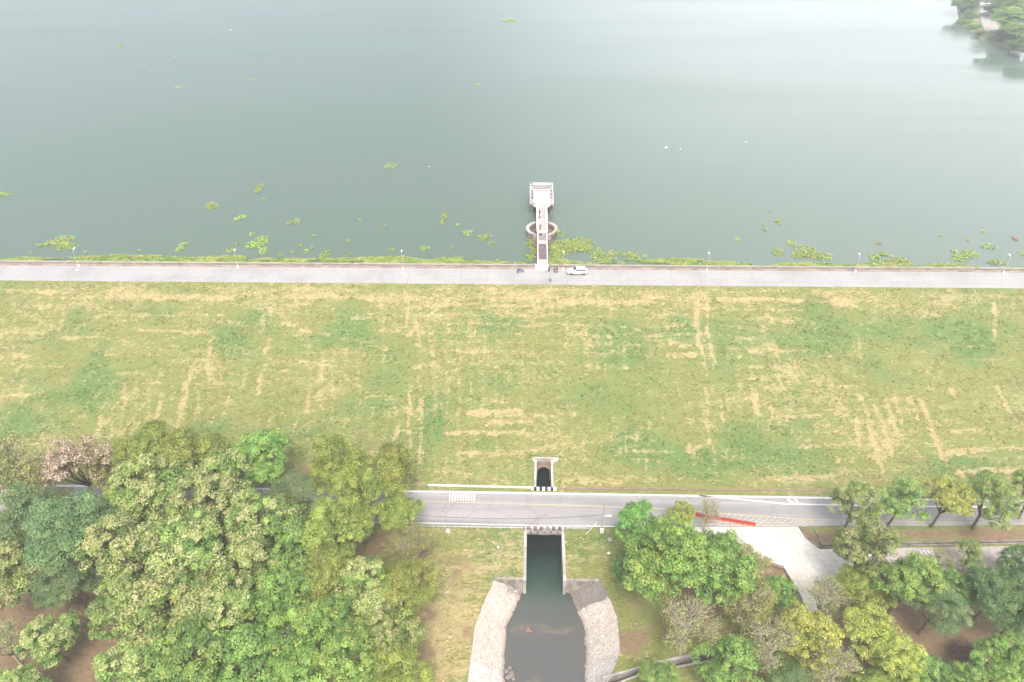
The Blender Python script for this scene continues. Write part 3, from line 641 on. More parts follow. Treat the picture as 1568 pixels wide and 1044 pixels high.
# short tufts standing in the mown grass, coloured like the spot they grow on
def tufts():
    rg = np.random.default_rng(11); out = []
    for n, x0, x1, y0, y1 in ((110000, -120, 124, 83, 129.6), (26000, -22, 40, 36, 72)):
        X = rg.uniform(x0, x1, n); Y = rg.uniform(y0, y1, n)
        cl = fbm(X*.45, Y*.8, 71, 4); k = rg.uniform(size=n) < np.clip((cl-.40)*4.5, .06, .85); X, Y = X[k], Y[k]
        ok = ~(in_poly(X, Y, outlet_hole) | in_poly(X, Y, side_hole) | in_poly(X, Y, cul_hole))
        if y1 < 80: ok &= ~in_poly(X, Y, apr)
        ok &= np.hypot((X-CRX)/2.6, (Y-84.8)/4) > 1; X, Y = X[ok], Y[ok]
        Z = np.where(Y > Y_TOE, ZG+SLOPE*(Y-Y_TOE), ZG); P = np.column_stack([X, Y, Z]); w = weights(P); out.append((P, w['straw'][1], w['lush'][1], w['soil'][1]))
    P = np.concatenate([o[0] for o in out]); st, lu, so_ = (np.concatenate([o[i] for o in out]) for i in (1, 2, 3))
    k = so_+rg.uniform(-.3, .3, len(P)) < .35; P, st, lu = P[k], st[k], lu[k]; n = len(P)
    r1 = rg.uniform(size=(n, 1)); col = np.array([[.13, .155, .05]])*(1-r1)+np.array([[.25, .25, .10]])*r1
    s_ = np.clip((st-.2+rg.normal(0, .25, n))*1.4, 0, 1)[:, None]; col = col*(1-s_)+s_*(np.array([[.28, .23, .11]])*(1-r1)+np.array([[.42, .35, .19]])*r1)
    l_ = np.clip((lu-.25+rg.normal(0, .25, n))*1.5, 0, 1)[:, None]*(1-s_*.7); col = col*(1-l_)+l_*(np.array([[.105, .165, .05]])*(1-r1)+np.array([[.18, .25, .08]])*r1)
    col = col*np.array([[1.75, 1.68, 1.6]]); h = rg.uniform(.08, .19, n)*(1+.8*l_[:, 0]); a = rg.uniform(0, 2*np.pi, n); d = np.column_stack([np.cos(a), np.sin(a)*.6]); w_ = rg.uniform(.09, .24, n)[:, None]
    t3 = np.column_stack([rg.normal(0, .12, (n, 2)), h]); L = np.column_stack([d*w_, np.zeros(n)])
    B0 = P-np.array([0, 0, .03]); V = np.stack([B0-L, B0+L, B0+L*1.5+t3, B0-L*1.3+t3*.8+np.column_stack([np.zeros((n, 1)), rg.normal(0, .1, (n, 1)), np.zeros((n, 1))])], 1).reshape(-1, 3)
    K = np.repeat(np.column_stack([col, np.ones(n)]), 4, 0)
    tag(link('grass_tufts', np_mesh('grass_tufts', V, np.arange(4*n).reshape(n, 4), M['weed'], dict(col=('FLOAT_COLOR', K)))), 'short dry and green grass tufts all over the mown bank', 'grass', kind='stuff')
tufts()
# ================================================================== FOOTBRIDGE, INTAKE TOWER
def rail(mb, pts, h, step, r=.035, bars=2):
    for p, q in zip(pts, pts[1:]):
        p = Vector(p); q = Vector(q); L = (q-p).length; n = max(1, round(L/step))
        for i in range(n+1):
            a = p.lerp(q, i/n); mb.tube([a, a+Vector((0, 0, h))], r, 6)
        for k in range(bars):
            z = Vector((0, 0, h*(1-k/bars))); mb.tube([p+z, q+z], r*1.15, 6)
br = empty('footbridge', (CRX, 137.0, 0), 0, 'narrow footbridge with white sides and mixed deck panels running out over the lake', 'footbridge')
def seg(y0, y1, m, z=.22, hw=1.02):
    mb = MB(); mb.box(-hw, hw, y0-137, y1-137, z-.16, z); return mb.build('deck_panel', m, br)
mb = MB(); mb.box(-1.75, 1.45, -.6, .95, -.4, .30); mb.box(-1.78, -1.42, -.45, .2, .30, 1.0); mb.build('entry_slab', M['white'], br)
seg(137.96, 140.7, M['plank_light']if 'plank_light' in M else M['plank']); seg(140.72, 148.3, M['plank_dark'], .24); seg(149.3, 154.0, M['plank_dark2'] if 'plank_dark2' in M else M['roof_grey'], .23); seg(154.6, 170.6, M['plank'])
mb = MB(); mb.box(-1.2, 1.2, 11.3, 12.3, -.3, .42); mb.build('cross_beam', M['white'], br)
mb = MB(); mb.box(-1.2, 1.2, 17.0, 17.6, -.3, .40); mb.build('cross_beam', M['white'], br)
for s in (-1, 1):
    mb = MB(); mb.box(s*1.13-.11, s*1.13+.11, .96, 33.6, -.75, .06); mb.build('girder', M['conc'], br)
    mb = MB(); mb.box(s*1.13-.13, s*1.13+.13, .96, 17.0, .062, .44)
    rail(mb, [(s*1.15, 1.0, .44), (s*1.15, 17.0, .44)], .65, 2.0); mb.build('railing', M['white'], br)
    mb = MB(); mb.box(s*1.17-.24, s*1.17+.24, 17.61, 33.2, .063, .95)
    mb.build('parapet', M['white'], br)
mb = MB(); mb.box(-2.2, 2.2, 15.0, 17.4, -9, -.78); mb.build('pier', M['brick'], br)
mb = MB(); mb.box(-.9, .9, 6.0, 6.8, -8, -.76); mb.build('pier', M['conc_dark'], br)
mb = MB(); mb.box(-.9, .9, 27.0, 27.8, -10, -.76); mb.build('pier', M['conc_dark'], br)
# ring shaft
rg = empty('intake_ring', (CRX, 159.2, ZL), 0, 'round pale concrete shaft rim standing in the lake under the footbridge', 'shaft')
def ringmesh(r0, r1, z0, z1, m, name, par, n=48, mats=None):
    mb = MB(); vs = []
    for k in range(n):
        c, s = math.cos(2*math.pi*k/n), math.sin(2*math.pi*k/n); vs += [(r0*c, r0*s, z0), (r1*c, r1*s, z0), (r1*c, r1*s, z1), (r0*c, r0*s, z1)]
    fs = []; mi = []
    for k in range(n):
        a = 4*k; b_ = 4*((k+1) % n)
        for j in range(4): fs.append((a+j, b_+j, b_+(j+1) % 4, a+(j+1) % 4))
    mb.add(vs, fs); return mb.build(name, m, par)
ringmesh(3.4, 4.1, -5, 1.55, M['conc_dark'], 'shaft_wall', rg)
ringmesh(3.3, 4.16, 1.552, 1.78, M['conc'], 'rim', rg)
ringmesh(3.2, 3.399, -5, 1.5, M['brick'], 'inner_lining', rg)
mb = MB(); n = 32; mb.add([(3.25*math.cos(2*math.pi*k/n), 3.25*math.sin(2*math.pi*k/n), .08) for k in range(n)], [tuple(range(n))]); mb.build('shaft_floor', M['brick'], rg)
for p_ in [((-2.6+.5*i, 1.2, .3), (-2.4+.5*i, -1.6+.6*i, .9)) for i in range(4)]+[((2.6-.5*i, 1.0, .3), (2.2-.4*i, -1.2+.5*i, .8)) for i in range(4)]:
    mb = MB(); mb.tube(p_, .09, 6); mb.build('old_pipe', M['rubber'], rg)
# gate tower
tw = empty('intake_tower', (CRX, 170.5, 0), 0, 'white intake tower with a flat roofed gate house at the lake end of the footbridge', 'intake tower')
mb = MB(); mb.box(-3.25, 3.25, .05, 11.2, -.35, .28); mb.build('platform', M['conc'], tw)
mb = MB(); mb.box(-2.15, -1.36, -.75, -.15, -.45, -.1); mb.box(1.36, 2.15, -.75, -.15, -.45, -.1); mb.box(-2.15, 2.15, -.14, .04, -.7, -.1); mb.build('bearing_beam', M['white'], tw)
for x in (-2.7, 2.7):
    for y in (.8, 5.6, 10.4):
        mb = MB(); mb.tube([(x, y, -12), (x, y, -.36)], .42, 14); mb.build('column', M['conc_dark'], tw, smooth=False)
mb = MB(); mb.box(-2.2, 2.2, 2, 9, -12, -.4); mb.build('gate_shaft', M['conc_dark'], tw)
mb = MB(); mb.box(-2.2, 2.2, .75, 4.3, .282, 3.7); hw_ = mb.build('house_wall', M['white'], tw)
mb = MB(); mb.box(-.5, .5, .70, .748, .3, 2.3); mb.build('door', M['white'], hw_)
mb = MB(); mb.box(-.9, .9, .71, .745, 2.85, 3.0); mb.build('vent_slot', M['plank'], hw_)
mb = MB(); mb.box(-2.3, 2.3, .6, 4.3, 3.702, 3.86); rf = mb.build('roof', M['roof_grey'], tw)
mb = MB(); mb.box(-2.32, 2.32, 4.0, 4.35, 3.862, 4.25); mb.build('roof_parapet', M['white'], rf)
mb = MB(); mb.box(-2.34, 2.34, .56, .85, 3.862, 3.95); mb.build('roof_edge', M['white'], rf)
for s in (-1, 1):
    for y in (.9, 3.0, 5.1, 7.4):
        mb = MB(); mb.box(s*2.72-.34, s*2.72+.34, y, y+1.35, .283, .34); mb.build('hatch_cover', M['roof_grey'], tw)
    mb = MB(); rail(mb, [(s*3.15, .15, .28), (s*3.15, 11.1, .28)], 1.0, 1.8, .045); rail(mb, [(s*2.35, .15, .28), (s*3.15, .15, .28)], 1.0, .8, .045)
    mb.box(s*3.15-.1, s*3.15+.1, .1, 11.15, .283, .45); mb.build('railing', M['white'], tw)
mb = MB(); rail(mb, [(-3.15, 11.1, .28), (3.15, 11.1, .28)], 1.0, 1.8, .045); mb.build('railing', M['white'], tw)
# ================================================================== PEOPLE
def skin_mesh(name, joints, edges, rad, mats, parent, sub=2, root=0):
    me = bpy.data.meshes.new(name); me.from_pydata([tuple(j) for j in joints], edges, [])
    o = bpy.data.objects.new(name, me); COL.objects.link(o)
    o.modifiers.new('skin', 'SKIN'); sv = me.skin_vertices[0].data
    for i, r in enumerate(rad): sv[i].radius = r if isinstance(r, tuple) else (r, r)
    sv[root].use_root = True
    ss = o.modifiers.new('sub', 'SUBSURF'); ss.levels = sub; ss.render_levels = sub
    dg = bpy.context.evaluated_depsgraph_get(); dg.update(); m2 = bpy.data.meshes.new_from_object(o.evaluated_get(dg))
    bpy.data.objects.remove(o); m2.name = name
    m2.materials.clear()
    for m_ in (mats if isinstance(mats, list) else [mats]): m2.materials.append(m_)
    m2.polygons.foreach_set('use_smooth', [True]*len(m2.polygons))
    return link(name, m2, parent)
CM = {}
def cloth(c, n='cloth'):
    k = (n, c)
    if k not in CM: CM[k] = simple(n, c, .85, var=.15, scale=8, spec=.2)
    return CM[k]
SKIN = simple('skin', (.36, .20, .13), .55, var=.08, scale=6)
HAIR = simple('black_hair', (.02, .016, .014), .5)
def person(loc, rz, label, shirt, trousers, pose='stand', group=None, h=1.68, shoes=(.05, .05, .05)):
    r = empty('person', loc, rz, label, 'person', group); k = h/1.7
    V3 = lambda *a: Vector(a)*k
    # local: facing -Y; x to the person's left
    hip = V3(0, 0, .93); J = {}
    J['hip'] = hip; J['waist'] = V3(0, -.01, 1.08); J['chest'] = V3(0, .0, 1.30); J['neck'] = V3(0, .01, 1.44); J['jaw'] = V3(0, -.02, 1.52); J['head'] = V3(0, -.01, 1.61); J['crown'] = V3(0, .0, 1.67)
    lean = 0
    for s, n in ((1, 'l'), (-1, 'r')):
        J['hip'+n] = V3(s*.09, 0, .9); J['sh'+n] = V3(s*.19, .01, 1.38)
        if pose == 'stand':
            J['kn'+n] = V3(s*.11, -.02, .49); J['an'+n] = V3(s*.12, .02, .09); J['el'+n] = V3(s*.26, .04, 1.11); J['wr'+n] = V3(s*.27, -.06, .87)
        elif pose == 'walk':
            J['kn'+n] = V3(s*.1, -.12*s-.05, .5); J['an'+n] = V3(s*.11, -.22*s+.06, .09+.04*(s < 0)); J['el'+n] = V3(s*.25, .12*s+.02, 1.12); J['wr'+n] = V3(s*.24, .12*s-.14, .9)
        elif pose == 'ride':
            J['kn'+n] = V3(s*.12, -.36, .80 if s > 0 else .66); J['an'+n] = V3(s*.12, -.22, .40 if s > 0 else .24); J['el'+n] = V3(s*.28, -.22, 1.16); J['wr'+n] = V3(s*.26, -.46, 1.06)
        elif pose == 'rail':
            J['kn'+n] = V3(s*.1, -.03, .49); J['an'+n] = V3(s*.11, .03, .09); J['el'+n] = V3(s*.25, -.12, 1.13); J['wr'+n] = V3(s*.16, -.36, 1.12)
        J['to'+n] = J['an'+n]+V3(0, -.14, -.05); J['he'+n] = J['an'+n]+V3(0, .04, -.04)
        d = (J['wr'+n]-J['el'+n]).normalized(); J['pa'+n] = J['wr'+n]+d*.08*k; side = Vector((0, -1, 0)) if abs(d.y) < .7 else Vector((-s, 0, 0))
        for f in range(4):
            off = side*(.027-.018*f)*k; L = (.075, .085, .08, .062)[f]*k
            J[f'f{f}a'+n] = J['pa'+n]+off+d*.012*k; J[f'f{f}b'+n] = J['pa'+n]+off+d*L*.55+Vector((-s*.008, 0, 0)); J[f'f{f}c'+n] = J['pa'+n]+off+d*L*.95+Vector((-s*.03, 0, 0))
        J['tha'+n] = J['wr'+n]+d*.03*k+side*.035*k; J['thb'+n] = J['tha'+n]+d*.04*k+side*.022*k
    if pose == 'ride':
        for n in ('waist', 'chest', 'neck', 'jaw', 'head', 'crown', 'shl', 'shr'): J[n] = J[n]+Vector((0, -.16*(J[n].z-.93)/.5, -.02))
    names = list(J); ix = {n: i for i, n in enumerate(names)}
    ed = [('hip', 'waist'), ('waist', 'chest'), ('chest', 'neck'), ('neck', 'jaw'), ('jaw', 'head'), ('head', 'crown')]
    for n in 'lr':
        ed += [('hip', 'hip'+n), ('hip'+n, 'kn'+n), ('kn'+n, 'an'+n), ('an'+n, 'to'+n), ('an'+n, 'he'+n), ('chest', 'sh'+n), ('sh'+n, 'el'+n), ('el'+n, 'wr'+n), ('wr'+n, 'pa'+n), ('wr'+n, 'tha'+n), ('tha'+n, 'thb'+n)]
        for f in range(4): ed += [('pa'+n, f'f{f}a'+n), (f'f{f}a'+n, f'f{f}b'+n), (f'f{f}b'+n, f'f{f}c'+n)]
    rd = dict(hip=(.13, .1), waist=(.125, .095), chest=(.15, .105), neck=(.052, .052), jaw=(.06, .07), head=(.075, .09), crown=(.05, .06))
    def rr(n):
        if n in rd: return tuple(x*k for x in rd[n])
        q = n[:2]; v = dict(hi=.085, kn=.056, an=.038, to=.033, he=.03, sh=.056, el=.041, wr=.028, pa=.034, th=.0095).get(q, .0085)
        return (v*k, v*k)
    E_ = [(ix[a], ix[b_]) for a, b_ in ed]
    body = skin_mesh('body', [J[n] for n in names], E_, [rr(n) for n in names], [SKIN], r, 1)
    # face: eyes, nose and ears are part of the body mesh
    hc = J['head']; bm = bmesh.new(); bm.from_mesh(body.data)
    def blob(c, rad, mi):
        g = bmesh.ops.create_icosphere(bm, subdivisions=1, radius=rad, matrix=Matrix.Translation(c))
        for v in g['verts']:
            for f in v.link_faces: f.material_index = mi
    for s in (-1, 1):
        blob(hc+Vector((s*.032, -.088, .0))*k, .012*k, 1); blob(hc+Vector((s*.078, .0, -.01))*k, .02*k, 0)
    blob(hc+Vector((0, -.1, -.03))*k, .016*k, 0); blob(hc+Vector((0, -.086, -.066))*k, .016*k, 2)
    bm.to_mesh(body.data); bm.free(); body.data.materials.append(HAIR); body.data.materials.append(cloth((.3, .09, .08), 'lips'))
    def part(name, ns, es, grow, m, sub=1):
        i2 = {n: i for i, n in enumerate(ns)}
        return skin_mesh(name, [J[n] for n in ns], [(i2[a], i2[b_]) for a, b_ in es], [tuple(x+grow*k for x in rr(n)) for n in ns], [m], r, sub)
    for n in 'lr': J['sl'+n] = J['sh'+n].lerp(J['el'+n], .8)
    def rr2(n): return rr(n)
    rd.update({'sll': (.046, .046), 'slr': (.046, .046)})
    part('shirt', ['hip', 'waist', 'chest', 'shl', 'sll', 'shr', 'slr'], [('hip', 'waist'), ('waist', 'chest'), ('chest', 'shl'), ('shl', 'sll'), ('chest', 'shr'), ('shr', 'slr')], .022, cloth(shirt))
    part('trousers', ['hip', 'hipl', 'knl', 'anl', 'hipr', 'knr', 'anr'], [('hip', 'hipl'), ('hipl', 'knl'), ('knl', 'anl'), ('hip', 'hipr'), ('hipr', 'knr'), ('knr', 'anr')], .018, cloth(trousers))
    for n in 'lr':
        mb = MB(); a = J['an'+n]; mb.box(a.x-.045, a.x+.045, a.y-.19, a.y+.07, a.z-.088, a.z-.015)
        mb.build('shoe', cloth(shoes), r, bevel=.012)
    mb = MB(); c = hc+Vector((0, .016, .03))*k; mb.sphere(c, .098*k, 12, 8, 0, (.92, 1.02, .9)); mb.build('hair', HAIR, r, smooth=True)
    return r
TZ = .03
def onroad(px, py, z=TZ): return at(px, py, z)
q = onroad(840.5, 416.2); person(q, R(160), 'person in black standing beside the footbridge entrance', (.03, .03, .035), (.03, .03, .035), 'stand')
q = onroad(849.2, 417); person(q, R(25), 'person in a turquoise shirt on the crest road between footbridge and white car', (.07, .40, .46), (.04, .04, .06), 'stand')
q = onroad(852.8, 417); person(q, R(-70), 'person in dark clothes standing close to the one in turquoise', (.05, .06, .07), (.06, .04, .05), 'walk', h=1.66)
q = at(825.6, 329.5, .22); person(Vector((CRX-.62, q.y, .22)), R(150), 'person in dark clothes on the footbridge, nearest to the intake tower', (.05, .035, .06), (.05, .045, .05), 'walk')
q = at(826.2, 352, .22); person(Vector((CRX-.5, q.y, .22)), R(60), 'person with a dark top and reddish trousers on the footbridge over the ring shaft', (.05, .035, .05), (.28, .08, .07), 'rail')
rd_ = onroad(842.3, 430)
person(rd_+Vector((0, .25, 0)), R(10), 'person in white riding a bicycle across the crest road', (.75, .75, .75), (.5, .5, .52), 'ride')
mb = MB(); mb.box(-.24, .24, -.16, .16, 0, .36); rt_ = mb.build('bag', cloth((.06, .04, .08)), None, bevel=.05); rt_.location = (CRX-.72, at(825, 334, .22).y, .22); tag(rt_, 'small dark bag set down on the left side of the footbridge deck', 'bag')
mb = MB(); mb.tube([(-.12, 0, .34), (-.08, 0, .5), (.08, 0, .5), (.12, 0, .34)], .02, 6); mb.build('handle', cloth((.06, .04, .08)), rt_)
cr = empty('crate', (CRX-.35, at(828, 360, .23).y, .235), 0, 'grey crate standing on the footbridge deck just before the ring shaft', 'crate')
mb = MB(); mb.box(-.36, .36, -.28, .28, 0, .06); mb.box(-.36, .36, -.28, -.24, .06, .45); mb.box(-.36, .36, .24, .28, .06, .45); mb.box(-.36, -.32, -.24, .24, .06, .45); mb.box(.32, .36, -.24, .24, .06, .45); mb.build('shell', simple('grey_plastic', (.13, .125, .13), .6), cr, bevel=.01)
# ================================================================== VEHICLES
def wheel(parent, loc, r, w, name='wheel', spokes=5, thin=False):
    g = MB(); prof = [(-w/2, r*.62), (-w/2, r*.93), (-w*.3, r), (w*.3, r), (w/2, r*.93), (w/2, r*.62)]; n = 24; vs = []; fs = []
    for i in range(n):
        c, s = math.cos(2*math.pi*i/n), math.sin(2*math.pi*i/n); vs += [(p[1]*c, p[0], p[1]*s) for p in prof]
    m_ = len(prof)
    for i in range(n):
        for j in range(m_): fs.append((i*m_+j, ((i+1) % n)*m_+j, ((i+1) % n)*m_+(j+1) % m_, i*m_+(j+1) % m_))
    g.add(vs, fs); o = g.build(name, M['rubber'], parent); o.location = loc
    d = MB()
    if thin:
        for i in range(12): d.tube([(0, 0, 0), (r*.64*math.cos(math.pi*i/6), 0, r*.64*math.sin(math.pi*i/6))], .006, 4)
        d.tube([(0, -w, 0), (0, w, 0)], r*.08, 8)
    else:
        d.tube([(0, -w*.42, 0), (0, w*.42, 0)], r*.22, 12); d.tube([(0, -w*.15, 0), (0, w*.15, 0)], r*.61, 24)
        for i in range(spokes):
            a = 2*math.pi*i/spokes; d.tube([(0, -w*.4, 0), (r*.58*math.cos(a), -w*.42, r*.58*math.sin(a))], r*.09, 5); d.tube([(0, w*.4, 0), (r*.58*math.cos(a), w*.42, r*.58*math.sin(a))], r*.09, 5)
    d.build('rim', M['chrome'], o); return o
a, c = onroad(869, 421.5), onroad(899, 421.5)
car = empty('parked_car', (a.lerp(c, .5).x, a.y+.95, TZ), math.pi, 'white station wagon parked on the crest road to the right of the footbridge', 'car')
# local +X is the front; the body is lofted from cross sections
def loft(secs, name, m, parent, bev=0, smooth=True):
    mb = MB(); k = len(secs[0]); vs = [v for s in secs for v in s]; fs = [(i*k+j, (i+1)*k+j, (i+1)*k+(j+1) % k, i*k+(j+1) % k) for i in range(len(secs)-1) for j in range(k)]
    fs += [tuple(range(k)), tuple(reversed(range((len(secs)-1)*k, len(secs)*k)))]; mb.add(vs, fs); return mb.build(name, m, parent, smooth=False)
def body_sec(x, w, zb, zs_, zt):
    return [(x, -w*.92, zb), (x, -w, zb+.12), (x, -w, zs_-.12), (x, -w*.95, zt), (x, 0, zt+.025), (x, w*.95, zt), (x, w, zs_-.12), (x, w, zb+.12), (x, w*.92, zb)]
secs = [(-2.28, .74, .42, .80, .86), (-2.2, .84, .30, .86, .94), (-1.6, .90, .24, .92, 1.0), (-.6, .91, .22, .92, 1.0), (.6, .91, .22, .91, .98), (1.0, .90, .22, .88, .96), (1.6, .87, .24, .80, .88), (2.1, .80, .28, .72, .79), (2.26, .68, .36, .64, .70)]
body = loft([body_sec(*s) for s in secs], 'body', M['carwhite'], car)
def cab(x, w, z): return (x, w, z)
mb = MB()
lo_ = [(-2.12, .80), (-1.5, .84), (.95, .84)]; B_ = [(-2.1, -.80, .95), (.98, -.80, .97), (.98, .80, .97), (-2.1, .80, .95)]; T_ = [(-1.72, -.66, 1.50), (.18, -.66, 1.53), (.18, .66, 1.53), (-1.72, .66, 1.50)]
mb.add(B_+T_, [(0, 1, 5, 4), (1, 2, 6, 5), (2, 3, 7, 6), (3, 0, 4, 7), (4, 5, 6, 7)]); cabn = mb.build('cabin', M['carwhite'], car)
def quad_on(p, name, m, off, parent):  # p: four corners; set proud of the cabin
    mb = MB(); P = [Vector(v) for v in p]; n = (P[1]-P[0]).cross(P[2]-P[0]).normalized()
    if n.dot(sum(P, Vector())/4-Vector((-.5, 0, 1.1))) < 0: n = -n
    mb.add([v-n*.01 for v in P]+[v+n*off for v in P], [(0, 1, 2, 3), (4, 5, 6, 7), (0, 1, 5, 4), (1, 2, 6, 5), (2, 3, 7, 6), (3, 0, 4, 7)]); return mb.build(name, m, parent)
def lerp4(u, v, s):  # side wall of the cabin, u along, v up
    b0, b1 = Vector((-2.1, s*.80, .95)), Vector((.98, s*.80, .97)); t0, t1 = Vector((-1.72, s*.66, 1.50)), Vector((.18, s*.66, 1.53))
    return b0.lerp(b1, u).lerp(t0.lerp(t1, u), v)
for s in (-1, 1):
    for u0, u1, u2, u3 in ((.07, .30, .28, .05), (.33, .60, .60, .31), (.63, .90, .93, .63)):
        quad_on([lerp4(u0, .16, s), lerp4(u1, .16, s), lerp4(u2, .84, s), lerp4(u3, .84, s)], 'side_window', M['glass'], .008, cabn)
f4 = lambda v, y: Vector((.98, 0, .97)).lerp(Vector((.18, 0, 1.53)), v)+Vector((0, y*(.80-.14*v), 0))
quad_on([f4(.1, -.9), f4(.1, .9), f4(.92, .9), f4(.92, -.9)], 'windscreen', M['glass'], .008, cabn)
f5 = lambda v, y: Vector((-2.1, 0, .95)).lerp(Vector((-1.72, 0, 1.5)), v)+Vector((0, y*(.80-.14*v), 0))
quad_on([f5(.2, -.85), f5(.2, .85), f5(.85, .85), f5(.85, -.85)], 'rear_window', M['glass'], .008, cabn)
for s in (-1, 1):
    for x in (-1.38, 1.36): wheel(car, (x, s*.80, .33), .33, .24)
    mb = MB(); mb.box(2.02, 2.22, s*.62-.16, s*.62+.16, .58, .70); mb.build('headlight', M['chrome'], car, bevel=.02)
    mb = MB(); mb.box(-2.3, -2.2, s*.68-.1, s*.68+.1, .62, .88); mb.build('tail_light', M['lampred'], car, bevel=.02)
    mb = MB(); mb.box(.62, .8, s*.99-.1, s*.99+.1, .98, 1.1); mb.build('wing_mirror', M['carwhite'], car, bevel=.03)
    mb = MB(); mb.tube([(-1.6, s*.58, 1.56), (.05, s*.58, 1.58)], .022, 6); mb.build('roof_rail', M['grey_metal'], car)
    for x in (-1.38, 1.36):
        mb = MB(); n = 14; ring = [(x+r_*math.cos(math.pi*i/n), s*.913, .30+r_*math.sin(math.pi*i/n)) for r_ in (.36, .43) for i in range(n+1)]; mb.add(ring, [(i, i+1, n+2+i, n+1+i) for i in range(n)]); mb.build('wheel_arch', M['rubber'], car)
mb = MB(); mb.box(-2.33, 2.28, -.78, .78, .26, .36); mb.box(-1.0, 1.0, -.93, .93, .2, .29); mb.build('bumper_trim', M['rubber'], car, bevel=.03)
# blue motorcycle beside the parapet
def motorcycle(loc, rz, label):
    r = empty('motorcycle', loc, rz, label, 'motorcycle')
    for x in (-.62, .62): wheel(r, (x, 0, .29), .29, .1, spokes=6)
    mb = MB(); mb.tube([(-.6, .06, .3), (-.25, .1, .38), (.1, .1, .4)], .04, 8); mb.tube([(-.6, -.06, .3), (-.25, -.1, .38)], .03, 8); mb.box(-.22, .16, -.13, .13, .25, .5); mb.build('engine', M['steel'], r, bevel=.02)
    mb = MB(); secs = [(-.75, .07, .66, .74), (-.4, .13, .52, .74), (-.05, .12, .46, .66), (.28, .13, .5, .72), (.45, .12, .6, .92), (.55, .07, .72, .95)]
    loft([[(x, -w, z0), (x, -w*.9, z1), (x, w*.9, z1), (x, w, z0)] for x, w, z0, z1 in secs], 'fairing', M['bluepaint'], r)
    mb = MB(); mb.box(-.78, .08, -.13, .13, .745, .83); mb.build('seat', M['rubber'], r, bevel=.035)
    mb = MB(); mb.tube([(.62, .07, .29), (.46, .07, .9)], .025, 8); mb.tube([(.62, -.07, .29), (.46, -.07, .9)], .025, 8); mb.build('fork', M['chrome'], r)
    mb = MB(); mb.tube([(.34, -.36, 1.0), (.44, -.12, 1.0), (.44, .12, 1.0), (.34, .36, 1.0)], .018, 8); mb.build('handlebar', M['rubber'], r)
    mb = MB(); mb.sphere((.56, 0, .84), .085, 12, 8); mb.build('headlight', M['chrome'], r, smooth=True)
    mb = MB(); mb.tube([(-.62, -.14, .33), (-.1, -.15, .3)], [.05, .03], 8); mb.build('exhaust', M['chrome'], r)
    return r
q = onroad(796.5, 417.3); motorcycle((q.x, q.y+.1, TZ), R(6), 'blue motorcycle parked against the parapet to the left of the footbridge')
bk = empty('bicycle', rd_, R(-80), 'bicycle ridden by the person in white on the crest road', 'bicycle')
wheel(bk, (-.5, 0, .33), .33, .04, thin=True); wheel(bk, (.5, 0, .33), .33, .04, thin=True)
mb = MB(); fr = [((-.5, 0, .33), (-.1, 0, .3)), ((-.1, 0, .3), (.33, 0, .72)), ((-.1, 0, .3), (-.22, 0, .84)), ((-.2, 0, .74), (.31, 0, .8)), ((-.5, 0, .33), (-.2, 0, .74)), ((.5, 0, .33), (.30, 0, .95))]
for p, q in fr: mb.tube([p, q], .02, 6)
mb.build('frame', M['grey_metal'], bk); mb = MB(); mb.box(-.36, -.1, -.07, .07, .84, .89); mb.build('saddle', M['rubber'], bk, bevel=.02)
mb = MB(); mb.tube([(.34, -.28, 1.02), (.3, 0, .98), (.34, .28, 1.02)], .016, 6); mb.build('handlebar', M['rubber'], bk)
# ================================================================== STREET FURNITURE
def lamp_post(px, py, label):
    q = at(px, py, TZ); r = empty('street_lamp', (q.x, 136.25, TZ), 0, label, 'street lamp', 'lamp posts along the crest road')
    mb = MB(); mb.box(-.2, .2, -.2, .2, -.05, .45); mb.build('base', M['white'], r, bevel=.02)
    mb = MB(); mb.tube([(0, 0, .45), (0, 0, 3.6), (0, .25, 4.1)], [.06, .045, .04], 8); mb.build('post', M['grey_metal'], r)
    mb = MB(); mb.tube([(0, .2, 4.02), (.05, .7, 4.25)], .035, 8); mb.build('arm', M['grey_metal'], r)
    mb = MB(); mb.box(-.16, .16, .45, 1.1, 4.24, 4.38); mb.build('lamp_head', M['white'], r, bevel=.04); return r
LP = ['leftmost lamp post on the crest road', 'lamp post by the third weed patch from the left, second along the crest road', 'lamp post on the crest road, the nearest one left of the footbridge', 'lamp post on the crest road just behind the white car',
      'first lamp post on the crest road to the right of the white car', 'lamp post above the large right hand weed patch, last but one on the crest road', 'rightmost lamp post on the crest road']
for x, l in zip((117, 363, 617, 862, 1081, 1306, 1530), LP): lamp_post(x, 412, l)
for px, py, l in ((119, 414, 'small white block on the crest road under the leftmost lamp post'), (617.5, 418, 'small white block on the crest road under the lamp post left of the footbridge')):
    q = at(px, py, TZ); mb = MB(); mb.prism([(-.3, -.2), (.3, -.2), (.25, .22), (-.25, .22)], 0, .32); o = mb.build('concrete_block', M['white'], bevel=.03); o.location = (q.x, q.y, TZ); tag(o, l, 'block')
